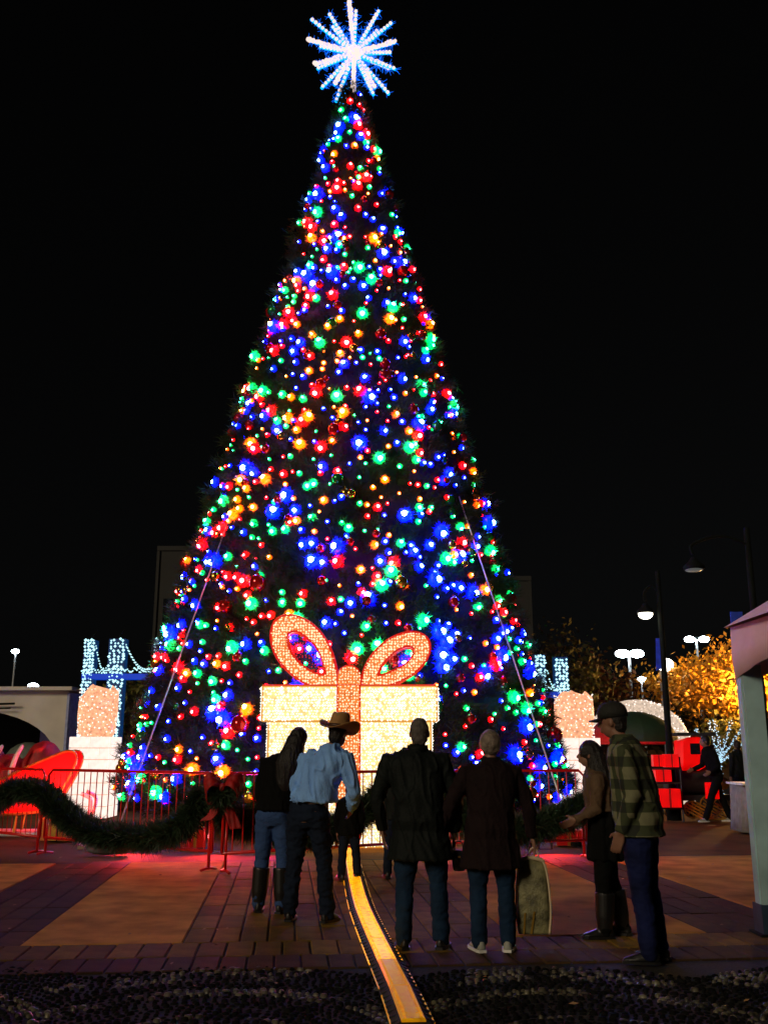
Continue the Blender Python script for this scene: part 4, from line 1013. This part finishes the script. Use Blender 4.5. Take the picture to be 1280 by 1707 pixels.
# ---------------------------------------------------------------- people
SK = mat('skin', (.24, .12, .075), .5, var=.1, spec=.4)
CL = dict(
    blk=mat('black_wool', (.004, .0042, .004), .9, bump=.3, spec=.1), blk2=mat('black_jacket', (.005, .0075, .007), .7, bump=.3, spec=.15),
    jean=mat('blue_jeans', (.018, .055, .17), .85, var=.35, scale=5, bump=.4, bscale=60), jean_d=mat('dark_jeans', (.004, .009, .022), .85, var=.4, scale=5, bump=.4, spec=.2),
    jean_n=mat('navy_jeans', (.005, .020, .050), .85, var=.4, scale=5, bump=.4, spec=.2), jean_i=mat('indigo_jeans', (.005, .009, .05), .85, var=.5, scale=5, bump=.4, spec=.2),
    shirt=mat('blue_denim_shirt', (.20, .42, .92), .75, var=.2, scale=7, bump=.4, bscale=70), maroon=mat('maroon_coat', (.009, .0035, .004), .85, bump=.4, spec=.2),
    tan=mat('tan_jacket', (.09, .05, .022), .8, bump=.4), boot=mat('black_boots', (.008, .008, .008), .4), hairb=mat('dark_hair', (.006, .004, .003), .5, bump=.6, bscale=90),
    hairg=mat('grey_hair', (.09, .075, .065), .55, var=.35, scale=30, bump=.7, bscale=90), hairl=mat('grey_blonde_hair', (.20, .155, .12), .5, var=.4, scale=30, bump=.7, bscale=90),
    hat=mat('tan_felt', (.36, .19, .06), .8, var=.25, scale=9, bump=.3), band=mat('hat_band', (.05, .02, .01), .5), cap=mat('black_cap', (.010, .011, .008), .8, bump=.4),
    shoe_w=mat('pale_trainers', (.28, .29, .25), .6), sole=mat('white_soles', (.7, .7, .65), .6), belt=mat('brown_belt', (.05, .022, .01), .5),
    purse=mat('black_leather', (.012, .014, .016), .3))
# plaid
m, nt, b = new_mat('green_plaid'); tc = nt.nodes.new('ShaderNodeTexCoord'); sx = nt.nodes.new('ShaderNodeSeparateXYZ'); nt.links.new(tc.outputs['Object'], sx.inputs[0])
def stripe(out, k, off, thr):
    a = nt.nodes.new('ShaderNodeMath'); a.operation = 'MULTIPLY_ADD'; a.inputs[1].default_value = k; a.inputs[2].default_value = off; nt.links.new(out, a.inputs[0])
    f = nt.nodes.new('ShaderNodeMath'); f.operation = 'FRACT'; nt.links.new(a.outputs[0], f.inputs[0])
    g_ = nt.nodes.new('ShaderNodeMath'); g_.operation = 'GREATER_THAN'; g_.inputs[1].default_value = thr; nt.links.new(f.outputs[0], g_.inputs[0]); return g_.outputs[0]
xy = nt.nodes.new('ShaderNodeMath'); nt.links.new(sx.outputs['X'], xy.inputs[0]); nt.links.new(sx.outputs['Y'], xy.inputs[1])
s1, s2 = stripe(xy.outputs[0], 6.5, .2, .55), stripe(sx.outputs['Z'], 6.0, .1, .55)
ad = nt.nodes.new('ShaderNodeMath'); nt.links.new(s1, ad.inputs[0]); nt.links.new(s2, ad.inputs[1])
hf = nt.nodes.new('ShaderNodeMath'); hf.operation = 'MULTIPLY'; hf.inputs[1].default_value = .5; nt.links.new(ad.outputs[0], hf.inputs[0])
cr = nt.nodes.new('ShaderNodeValToRGB'); cr.color_ramp.interpolation = 'CONSTANT'
cr.color_ramp.elements[0].color = (.17, .17, .09, 1); cr.color_ramp.elements[1].position = .3; cr.color_ramp.elements[1].color = (.04, .05, .018, 1)
e_ = cr.color_ramp.elements.new(.8); e_.color = (.012, .016, .008, 1)
nt.links.new(hf.outputs[0], cr.inputs[0]); nt.links.new(cr.outputs[0], b.inputs['Base Color']); b.inputs['Roughness'].default_value = .85; CL['plaid'] = m

def hand(mb, wrist, d, side, s=1.0, curl=.5):
    """palm, four unequal bent fingers and a thumb, added to mb; d=direction, side=+1/-1 towards the thumb along n"""
    d = V(d).normalized(); fw = V((0, 1, 0)); t = (fw-d*fw.dot(d)).normalized(); nrm = d.cross(t)*side
    pl = .085*s
    for k in range(4):
        off = t*(.030-.020*k)*s
        mb.tube([wrist+off*.45, wrist+off*.9+d*pl*.5, wrist+off+d*pl], [.016*s, .0145*s, .0115*s], 8, cap=True)
        L = (.072, .080, .074, .058)[k]*s; a = wrist+off+d*pl; d1 = (d+nrm*.35*curl).normalized(); b_ = a+d1*L*.45; d2 = (d+nrm*1.1*curl).normalized(); c_ = b_+d2*L*.32; d3 = (d+nrm*1.9*curl).normalized()
        mb.tube([a, b_, c_, c_+d3*L*.25], [.0105*s, .0098*s, .009*s, .008*s], 7, cap=True)
    a = wrist+t*.024*s+d*.012*s; b_ = a+(t*.9+d*.7+nrm*.3).normalized()*.042*s; c_ = b_+(d+t*.25+nrm*.5).normalized()*.030*s
    mb.tube([a, b_, c_], [.015*s, .0115*s, .0095*s], 7, cap=True)
def ell(c, rx, ry, n=22, p=2.3, rot=0):
    out = []
    for k in range(n):
        a = 2*PI*k/n; ca, sa = math.cos(a), math.sin(a)
        q = V((rx*math.copysign(abs(ca)**(2/p), ca), ry*math.copysign(abs(sa)**(2/p), sa), 0)); out.append(V(c)+Matrix.Rotation(rot, 3, 'Z') @ q)
    return out
def person(label, loc, rz, H, W=1.0, feet=((-.14, 0), (.14, 0)), sh=(0, 0), head=(0, 0), hips=(0, 0), armL=None, armR=None, top='blk', hem=.9, flare=1.0, legs='jean', shoes='boot', bootz=None,
           hair=None, hat=None, belly=1.0, voxel=.011, wr=.010, sleeve=1.0, headtilt=(0, 0, 0), toe=(0, 0), wig=None, skirt=None, group=None):
    s = H/1.75
    P = thing('person', label, 'person', loc, rz, group)
    hip = V((hips[0], hips[1], .93*s)); chest = V((sh[0], sh[1], 1.40*s)); neck = V((sh[0]+head[0]*.45, sh[1]+head[1]*.45, 1.50*s)); hd = V((sh[0]+head[0], sh[1]+head[1], 1.628*s))
    HR = Matrix.Rotation(headtilt[2], 3, 'Z') @ Matrix.Rotation(headtilt[1], 3, 'Y') @ Matrix.Rotation(headtilt[0], 3, 'X')
    shw = .185*s*W
    shd = {-1: chest+V((-shw, 0, .01*s)), 1: chest+V((shw, 0, .01*s))}
    arm = {-1: armL or ((-.06, -.02, -.30), (.01, .06, -.26)), 1: armR or ((.06, -.02, -.30), (-.01, .06, -.26))}
    J = {}
    for k in (-1, 1):
        e = shd[k]+V(arm[k][0])*s; h_ = e+V(arm[k][1])*s; J[k] = (shd[k], e, h_)
    def torso(mb, infl, zlo, rxm=1.0, bel=1.0, flr=1.0):
        ks = [(.80, .150, .115), (.88, .168, .125), (.96, .165, .122*bel), (1.06, .150, .112*bel), (1.16, .150, .113*bel), (1.28, .168, .120), (1.38, .178, .115), (1.44, .160, .095), (1.485, .095, .07), (1.51, .06, .058)]
        R_ = []
        if zlo < .80:
            lo = [(zlo, .168*flr, .14*flr), ((zlo+.86)/2, .17*(1+flr)/2, .135*(1+flr)/2)]; ks = lo+ks[1:]
        else: ks = [(zlo, .165*flr, .128*flr)]+[q for q in ks if q[0] > zlo+.03]
        for z_, rx, ry in ks:
            f = (z_-.93)/(1.40-.93); f = max(-.4, min(1.2, f)); c_ = hip.lerp(chest, max(0, f)); c_ = V((c_.x, c_.y, z_*s))
            wf = W if z_ < 1.42 else (W+1)/2
            R_.append(ell(c_, (rx*wf)*s+infl, ry*s*(W*.5+.5)+infl))
        mb.loft(R_)
    def legsf(mb, infl, zlo=0.06, fl=1.0):
        for k, f in zip((-1, 1), feet):
            a = V((hip.x+k*.085*s*W, hip.y, .90*s)); an = V((f[0], f[1]-.01, .08*s)); kn = a.lerp(an, .5)+V((k*.008, .02, 0)); pts = [a, a.lerp(kn, .5), kn, kn.lerp(an, .4)+V((0, -.012, 0)), an]
            rs = [.094*s*W, .080*s*W, .060*s, .058*s, .042*s*fl]
            if zlo > .1: # cut at zlo
                q = (kn.z-zlo)/(kn.z-an.z); pts = pts[:3]+[kn.lerp(an, q)]; rs = rs[:3]+[.060*s]
            mb.tube(pts, [r+infl for r in rs], 14, cap=True)
        mb.loft([ell((hip.x, hip.y, .80*s), .11*s*W+infl, .09*s+infl), ell((hip.x, hip.y, .88*s), .165*s*W+infl, .118*s+infl), ell((hip.x, hip.y, 1.02*s), .150*s*W+infl, .110*s+infl)])
    # body: one continuous skin
    B = MB(); torso(B, -.012, .85, bel=1.0); legsf(B, -.014)
    for k in (-1, 1):
        a, e, h_ = J[k]; B.tube([chest.lerp(a, .6)+V((0, 0, .0)), a, a.lerp(e, .5), e, e.lerp(h_, .35), h_], [.05*s, .048*s, .044*s, .036*s, .037*s, .024*s], 12, cap=True)
        hand(B, h_, (h_-e), -k, s)
    B.tube([chest+V((0, 0, .06*s)), neck, hd-V((0, .0, .05*s))], [.062*s, .056*s, .054*s], 12, cap=True)
    q = lambda x, y, z_: hd+HR @ V((x*s, y*s, z_*s))
    B.ellipsoid(q(0, -.008, .020), (.075*s, .092*s, .098*s), 18, 12, M=HR)          # skull
    B.ellipsoid(q(0, .022, -.045), (.058*s, .066*s, .070*s), 16, 10, M=HR)            # jaw
    B.ellipsoid(q(0, .088, -.058), (.020*s, .016*s, .018*s), 10, 7, M=HR)             # chin
    B.tube([q(0, .083, .018), q(0, .100, -.010), q(0, .106, -.020)], [.010*s, .012*s, .015*s], 8, cap=True)   # nose
    B.ellipsoid(q(0, .086, -.042), (.024*s, .010*s, .008*s), 10, 6, M=HR)             # lips
    B.tube([q(-.045, .076, .030), q(0, .086, .033), q(.045, .076, .030)], .010*s, 8, cap=True)   # brow
    for k in (-1, 1): B.ellipsoid(q(k*.076, .0, -.008), (.010*s, .018*s, .031*s), 10, 8, M=HR)
    for k, f in zip((-1, 1), feet): B.ellipsoid((f[0], f[1]+.01, .045), (.026, .055, .022), 12, 7)
    remeshed(B, 'body', SK, P, voxel*.75, 2)
    ey = MB()
    for k in (-1, 1): ey.ellipsoid(q(k*.031, .083, .010), (.012*s, .008*s, .008*s), 10, 7, M=HR)
    ey.build('eyes', mat_eye, P, True)
    # trousers
    Tm = MB(); legsf(Tm, .014, fl=1.25)
    def wrk(p): 
        return wr*(noise.noise(V((p.x*9, p.y*9, p.z*16)))*.8+.6*noise.noise(V((p.x*20, p.y*20, p.z*34))))
    remeshed(Tm, 'trousers', CL[legs], P, voxel, 3, wrk)
    # coat / shirt
    K = MB(); torso(K, .026, hem/1.0/s if hem else .9, bel=belly, flr=flare)
    for k in (-1, 1):
        a, e, h_ = J[k]; h2 = e.lerp(h_, .97*sleeve); K.tube([chest.lerp(a, .5)+V((0, 0, .005*s)), a, a.lerp(e, .5), e, e.lerp(h2, .5), h2], [.080*s, .076*s, .070*s, .060*s, .055*s, .044*s], 14, cap=False)
    K.tube([neck+V((0, -.012, -.06*s)), neck+V((0, -.010, .035*s))], [.105*s, .074*s], 14)
    def wrt(p):
        t_ = noise.noise(V((p.x*10+p.z*3, p.y*8, p.z*2.4-p.x*3))); u_ = noise.noise(V((p.x*24+p.z*7, p.y*20, p.z*5)))
        return wr*(1.1*t_+1.2*(1-min(1, abs(t_)*5))**2+.5*u_-.2)
    co = remeshed(K, 'shirt' if top in ('shirt', 'plaid') else 'coat', CL[top], P, voxel, 3, wrt)
    if skirt:
        S_ = MB(); S_.loft([ell((hip.x, hip.y, skirt[1]), .20*s, .17*s), ell((hip.x, hip.y, (skirt[1]+1)/2), .185*s, .15*s), ell((hip.x, hip.y, skirt[2] if len(skirt) > 2 else 1.02), .16*s, .13*s)])
        remeshed(S_, 'skirt', CL[skirt[0]], P, voxel, 2, lambda p: .012*math.sin(math.atan2(p.y-hip.y, p.x-hip.x)*11))
    # collar turned up round the neck
    cl_ = MB(); cn = neck+V((0, -.006, 0)); rc = []
    for z_, kx in ((-.020, 1.18), (.012, 1.02), (.034, 1.0), (.030, .93), (.005, .94)):
        rc.append([cn+V((.083*s*kx*math.cos(t), .083*s*kx*math.sin(t), z_*s-(.035*s if math.sin(t) > .55 else 0))) for t in [2*PI*j/24 for j in range(24)]])
    cl_.loft(rc, closed=True); cl_.build('collar', CL[top], co, True)
    # shoes
    for k, f in zip((-1, 1), feet):
        S_ = MB(); tn = Matrix.Rotation(-k*.22+toe[0 if k < 0 else 1], 3, 'Z'); c_ = V((f[0], f[1], 0))
        S_.loft([[c_+tn @ V((x*w_, y_, z_)) for x, z_ in [(-1, .02), (-.9, hgt*.6), (-.5, hgt), (.5, hgt), (.9, hgt*.6), (1, .02)]] for y_, w_, hgt in [(-.085, .022, .07), (-.06, .036, .095), (0, .040, .10), (.07, .046, .075), (.13, .047, .055), (.175, .030, .04)]])
        if bootz:
            an = V((f[0], f[1]-.01, .06)); a = V((hip.x+k*.085*s*W, hip.y, .90*s)); kn = a.lerp(an, .5); S_.tube([an, an.lerp(kn, .3), an.lerp(kn, bootz)], [.058, .078, .086], 14, cap=False)
        sh_ = remeshed(S_, 'boot' if bootz else 'shoe', CL[shoes], P, .009, 2)
        so2 = MB(); so2.loft([[c_+tn @ V((x*w_, y_, z_)) for x, z_ in [(-1, .004), (-1, .024), (1, .024), (1, .004)]] for y_, w_ in [(-.09, .030), (-.05, .044), (.06, .052), (.14, .050), (.182, .028)]])
        so2.build('sole', CL['sole'] if shoes == 'shoe_w' else CL['boot'], sh_)
    info = dict(P=P, s=s, hd=hd, HR=HR, J=J, q=q, hip=hip, chest=chest, neck=neck)
    if hair: hair(info)
    if hat: hat(info)
    return info
mat_eye = mat('eye', (.3, .28, .26), .2)
def short_hair(m, thick=.010, low=-.05, crown=1.0):
    def f(I):
        s, q, HR = I['s'], I['q'], I['HR']; H_ = MB()
        H_.ellipsoid(q(0, -.018, .028), ((.075+thick)*s, (.088+thick)*s, (.096+thick)*s*crown), 20, 12, M=HR)
        H_.ellipsoid(q(0, -.045, low+.02), ((.066+thick)*s, (.050+thick)*s, .070*s), 16, 10, M=HR)
        remeshed(H_, 'hair', CL[m], I['P'], .009, 2, lambda p: .006*noise.noise(V((p.x*70, p.y*70, p.z*22)))+.006*noise.noise(p*22))
    return f
def long_hair(m, drop=.34, dx=0):
    def f(I):
        s, q, HR = I['s'], I['q'], I['HR']; H_ = MB()
        H_.ellipsoid(q(0, -.015, .03), (.092*s, .108*s, .108*s), 20, 12, M=HR)
        c_ = q(0, -.05, 0); H_.tube([c_+V((0, 0, .02)), c_+V((dx*.3, -.035, -.12)), c_+V((dx*.7, -.05, -.24)), c_+V((dx, -.045, -drop))], [.088*s, .115*s, .135*s, .10*s], 16, cap=True)
        remeshed(H_, 'hair', CL[m], I['P'], .010, 2, lambda p: .008*noise.noise(V((p.x*45, p.y*45, p.z*6))))
    return f
def cowboy(I):
    s, q, HR, P = I['s'], I['q'], I['HR'], I['P']
    crown = MB(); rings = []
    for z_, rx, ry in [(.045, .098, .118), (.075, .096, .115), (.12, .088, .105), (.165, .080, .092), (.185, .066, .076)]:
        rings.append([q(rx*math.cos(t), ry*math.sin(t), z_-(.020*math.cos(t)**2*0+(.028*(1-abs(math.cos(t)))*0)) + (.018*abs(math.cos(t)) if z_ > .16 else 0)) for t in [2*PI*k/28 for k in range(28)]])
    rings.append([q(.030*math.cos(t), .050*math.sin(t), .165) for t in [2*PI*k/28 for k in range(28)]])
    crown.loft(rings); c_ = crown.build('hat', CL['hat'], P, True)
    br = MB(); R2 = []
    def brim(t, r_, dz): 
        cx, sy = math.cos(t), math.sin(t); return q((.098+(.088)*r_)*cx, (.118+.082*r_)*sy, .048+.075*(r_**1.6)*abs(cx)**2.2-.022*r_*abs(sy)**2+dz)
    N = 36
    for r_, dz in [(0, 0), (.35, 0), (.7, 0), (1, .003), (1, -.003), (.7, -.008), (.35, -.008), (0, -.008)]:
        R2.append([brim(2*PI*k/N, r_, dz) for k in range(N)])
    br.loft(R2, closed=True); br.build('brim', CL['hat'], c_, True)
    bd = MB(); bd.loft([[q(.101*math.cos(t), .121*math.sin(t), .052) for t in [2*PI*k/28 for k in range(28)]], [q(.0995*math.cos(t), .119*math.sin(t), .080) for t in [2*PI*k/28 for k in range(28)]]]); bd.build('hat_band', CL['band'], c_, True)
def ballcap(I):
    s, q, HR, P = I['s'], I['q'], I['HR'], I['P']
    c_ = MB(); rings = []
    for z_, k in [(.030, 1.0), (.07, 1.0), (.105, .90), (.132, .68), (.145, .35), (.148, .08)]:
        rings.append([q(.092*k*math.cos(t), -.005+.112*k*math.sin(t), z_) for t in [2*PI*j/26 for j in range(26)]])
    c_.loft(rings); o = c_.build('cap', CL['cap'], P, True)
    b_ = MB(); n = 12; top = []; 
    inn = [q(.085*math.sin(t), .10*math.cos(t)-.0, .036) for t in [-.95+1.9*k/n for k in range(n+1)]]
    out = [q(.082*math.sin(t)*1.0, .10+.075*math.cos(t), .026-.014*abs(math.sin(t))) for t in [-1.35+2.7*k/n for k in range(n+1)]]
    vs = inn+out+[v+V((0, 0, -.006)) for v in inn+out]; fs = []
    for k in range(n): fs += [(k, k+1, n+2+k, n+1+k), (2*(n+1)+k, 3*(n+1)+k, 3*(n+1)+k+1, 2*(n+1)+k+1), (n+1+k, n+2+k, 3*(n+1)+k+1, 3*(n+1)+k)]
    b_.add(vs, fs); b_.build('visor', CL['cap'], o, True)
    bt = MB(); bt.ellipsoid(q(0, -.005, .150), (.008, .008, .005), 8, 5); bt.build('button', CL['cap'], o)
    short_hair('hairb', .004)(I)

# 1 woman leaning on the man in the hat
person('woman in black coat, blue jeans and tall boots leaning toward the man in the hat', gr(450, 1521), -.12, 1.74, .98, feet=((-.12, .02), (.12, -.03)), hips=(.02, 0), sh=(.10, .02), head=(.13, .02), armL=((-.06, .0, -.30), (.03, .10, -.22)), armR=((.07, 0, -.28), (.02, .12, -.22)),
       top='blk', hem=.95, flare=1.12, legs='jean', shoes='boot', bootz=.85, hair=long_hair('hairb', .42, -.10), headtilt=(0, .25, 0), belly=1.05)
# 2 man in hat
person('man in tan cowboy hat and rumpled blue shirt seen from behind', gr(515, 1537), -.30, 1.80, 1.05, feet=((-.19, .0), (.17, .03)), hips=(-.02, 0), sh=(.14, .02), head=(.10, .05), armL=((-.10, -.02, -.28), (.12, .20, -.14)), armR=((.08, .0, -.30), (-.10, .20, -.16)),
       top='shirt', hem=1.06, flare=1.14, legs='jean_d', hair=short_hair('hairb', .004), hat=cowboy, headtilt=(-.18, .06, -.25), belly=1.18, wr=.021, sleeve=.95, voxel=.010)
# 3 man centre
I3 = person('bare-headed man in long black jacket and navy jeans standing right of the cable ramp', gr(702, 1582), -.05, 1.79, 1.18, feet=((-.14, 0), (.16, .02)), sh=(-.03, .02), head=(.03, .03), armL=((-.10, .02, -.30), (.04, .06, -.25)), armR=((.10, .0, -.28), (-.02, .05, -.28)),
       top='blk2', hem=.68, flare=1.22, legs='jean_n', hair=short_hair('hairg', .003), belly=1.25, wr=.012)
# 4 woman right
I4 = person('woman with short grey-blonde hair in dark maroon coat carrying a tall shopping bag', gr(822, 1586), .02, 1.68, 1.12, feet=((-.11, 0), (.12, .01)), sh=(.02, .02), head=(.0, .03), armL=((-.14, .02, -.26), (-.12, .02, -.25)), armR=((.10, .02, -.27), (.04, .04, -.27)),
       top='maroon', hem=.62, flare=1.25, legs='jean_n', shoes='shoe_w', hair=short_hair('hairl', .016, -.03), belly=1.15, wr=.010)
# 5 man in plaid, in profile, facing left
person('tall man in dark cap and green plaid overshirt facing left', gr(1079, 1603), PI/2-.42, 1.88, 1.08, feet=((-.10, -.02), (.12, -.06)), sh=(0, .06), head=(.0, .10), armL=((-.03, -.06, -.30), (.03, .10, -.25)), armR=((.04, -.05, -.31), (-.02, .05, -.26)),
       top='plaid', hem=.90, flare=1.15, legs='jean_i', hat=ballcap, headtilt=(-.1, 0, 0), belly=1.2, wr=.009)
# 6 woman beside him
person('woman in tan jacket and dark skirt partly hidden by the man in plaid', gr(1016, 1562), PI/2-.2, 1.60, .95, feet=((-.10, .05), (.10, -.10)), sh=(0, .04), head=(0, .06), top='tan', hem=1.02, flare=1.05, legs='blk', hair=long_hair('hairb', .22), skirt=('blk', .62, 1.04), shoes='boot', bootz=.8,
       armL=((-.05, .02, -.27), (.02, .20, -.10)), armR=((.05, .0, -.27), (-.02, .18, -.12)))
# 7,8 two people close to the present
person('small child in dark clothes between the hat man and the present', V((-.42, 12.2, 0)), .1, 1.12, .95, feet=((-.09, 0), (.10, 0)), top='blk', hem=.52, legs='jean_d', hair=short_hair('hairb', .012), voxel=.012)
person('dark figure close to the present, mostly hidden by the man in the long jacket', V((.14, 12.4, 0)), -.1, 1.30, .95, feet=((-.10, 0), (.10, 0)), top='blk2', hem=.68, legs='jean_d', hair=short_hair('hairb', .012), voxel=.013)
# 9 walker
person('walker in black with white trainers beside the toy train', gr(1197, 1370), PI/2+.15, 1.80, .95, feet=((-.06, .32), (.06, -.30)), hips=(0, -.02), sh=(0, .10), head=(0, .08), top='blk', hem=.95, legs='blk', shoes='shoe_w', hair=short_hair('hairb', .012),
       armL=((-.05, -.08, -.28), (0, .20, -.12)), armR=((.05, .06, -.28), (0, .22, -.08)), voxel=.016)
person('dim figure in dark coat far right beyond the walker', V((at(1232, 1300, 25).x, 25, 0)), .4, 1.72, 1.0, top='blk2', hem=.8, legs='jean_d', hair=short_hair('hairb', .012), voxel=.018)

# belongings
hR = I3['J'][1][2]; pw = I3['P'].matrix_world if False else Matrix.Translation(I3['P'].location) @ Matrix.Rotation(I3['P'].rotation_euler.z, 4, 'Z')
hp = pw @ hR
pu = thing('handbag', 'small black leather handbag held between the two older people', 'handbag', hp+V((.035, -.02, -.20)))
b_ = MB(); b_.loft([ell((0, 0, -.09), .050, .028), ell((0, 0, 0), .058, .034), ell((0, 0, .07), .045, .022)]); remeshed(b_, 'pouch', CL['purse'], pu, .009, 2, lambda p: .004*noise.noise(p*30))
b_ = MB(); b_.tube(spline([V((-.035, 0, .065)), V((-.025, 0, .13)), V((.025, 0, .13)), V((.035, 0, .065))], 12), .006, 6); b_.build('strap', CL['purse'], pu, True)
b_ = MB(); b_.box((0, -.036, .02), (.02, .006, .014)); b_.build('clasp', M['gold'], pu)
# tall shopping bag hanging from the hand
pw4 = Matrix.Translation(I4['P'].location) @ Matrix.Rotation(I4['P'].rotation_euler.z, 4, 'Z'); h4 = pw4 @ I4['J'][1][2]
zt_, zb_ = at(887, 1432, h4.y).z, at(887, 1556, h4.y).z; hb_ = zt_-zb_
bg_ = thing('shopping_bag', 'tall olive and cream shopping bag held by the grey-blonde woman', 'bag', (at(888, 1500, h4.y).x, h4.y, zb_), -.10)
ol = mat('olive_print', (.16, .15, .07), .5, var=.85, scale=11, bump=.4); cm = mat('cream_paper', (.60, .47, .30), .6, var=.15, bump=.3)
def bring(z_, w_, d_, sq=0.0):
    n_ = 28; out = []
    for k in range(n_):
        a = 2*PI*k/n_; ca, sa = math.cos(a), math.sin(a)
        x = w_*math.copysign(abs(ca)**.35, ca); y = d_*math.copysign(abs(sa)**.35, sa)
        x += .006*math.sin(z_*31+k); y += sq*math.sin(x*26+z_*9)
        out.append(V((x, y, z_)))
    return out
m_ = MB(); m_.loft([bring(0, .115, .050), bring(.02, .128, .058), bring(hb_*.3, .132, .060, .006), bring(hb_*.6, .126, .052, .010), bring(hb_*.85, .112, .036, .012), bring(hb_, .085, .018, .008)])
body_ = m_.build('bag_body', ol, bg_, True)
for k in (-1, 1):
    e = MB(); e.tube(spline([V((k*.118, -.05, .005)), V((k*.135, -.05, hb_*.3)), V((k*.128, -.045, hb_*.62)), V((k*.110, -.034, hb_*.87)), V((k*.082, -.02, hb_))], 20), .010 if k > 0 else .007, 6); e.build('edging', cm, bg_, True)
e = MB(); e.tube(spline([V((-.088, -.016, hb_-.004)), V((-.03, -.024, hb_+.012)), V((.04, -.022, hb_+.006)), V((.092, -.018, hb_-.012))], 16), .017, 8, cap=True); e.build('rim', cm, bg_, True)
e = MB(); e.box((-.01, -.064, hb_*.16), (.016, .004, hb_*.30), M=Matrix.Rotation(.18, 3, 'Y')); e.box((-.075, -.064, hb_*.15), (.014, .004, hb_*.28), M=Matrix.Rotation(.10, 3, 'Y')); e.build('gold_print', M['gold'], bg_)
hl = Matrix.Rotation(.10, 3, 'Z') @ V((h4.x-bg_.location.x, 0, h4.z-.075-zb_))
for k in (-1, 1):
    e = MB(); e.tube(spline([V((-.05, k*.012, hb_-.01)), hl+V((-.025, k*.012, -.02)), hl+V((.0, k*.012, .0)), hl+V((.03, k*.012, -.02)), V((.055, k*.012, hb_-.01))], 16), .005, 6); e.build('handle', cm, bg_, True)

# fallen leaves and scraps on the paving
LV = []
for k in range(150):
    p = uv(random.uniform(-5, 5), random.uniform(-3.0, 6.5), .012); a = random.uniform(0, 2*PI); L_ = random.uniform(.015, .035)
    d = V((math.cos(a), math.sin(a), random.uniform(-.1, .2)))*L_; e = V((-math.sin(a), math.cos(a), random.uniform(-.1, .3)))*L_*.5
    LV.append([tuple(p-d), tuple(p+e+V((0, 0, .004))), tuple(p+d), tuple(p-e)])
o = tri_obj('fallen_leaves', np.array(LV), mat('dry_leaf', (.30, .17, .06), .8, island=True), None, 4); tag(o, 'dry fallen leaves scattered over the paving', 'leaves', kind='stuff')
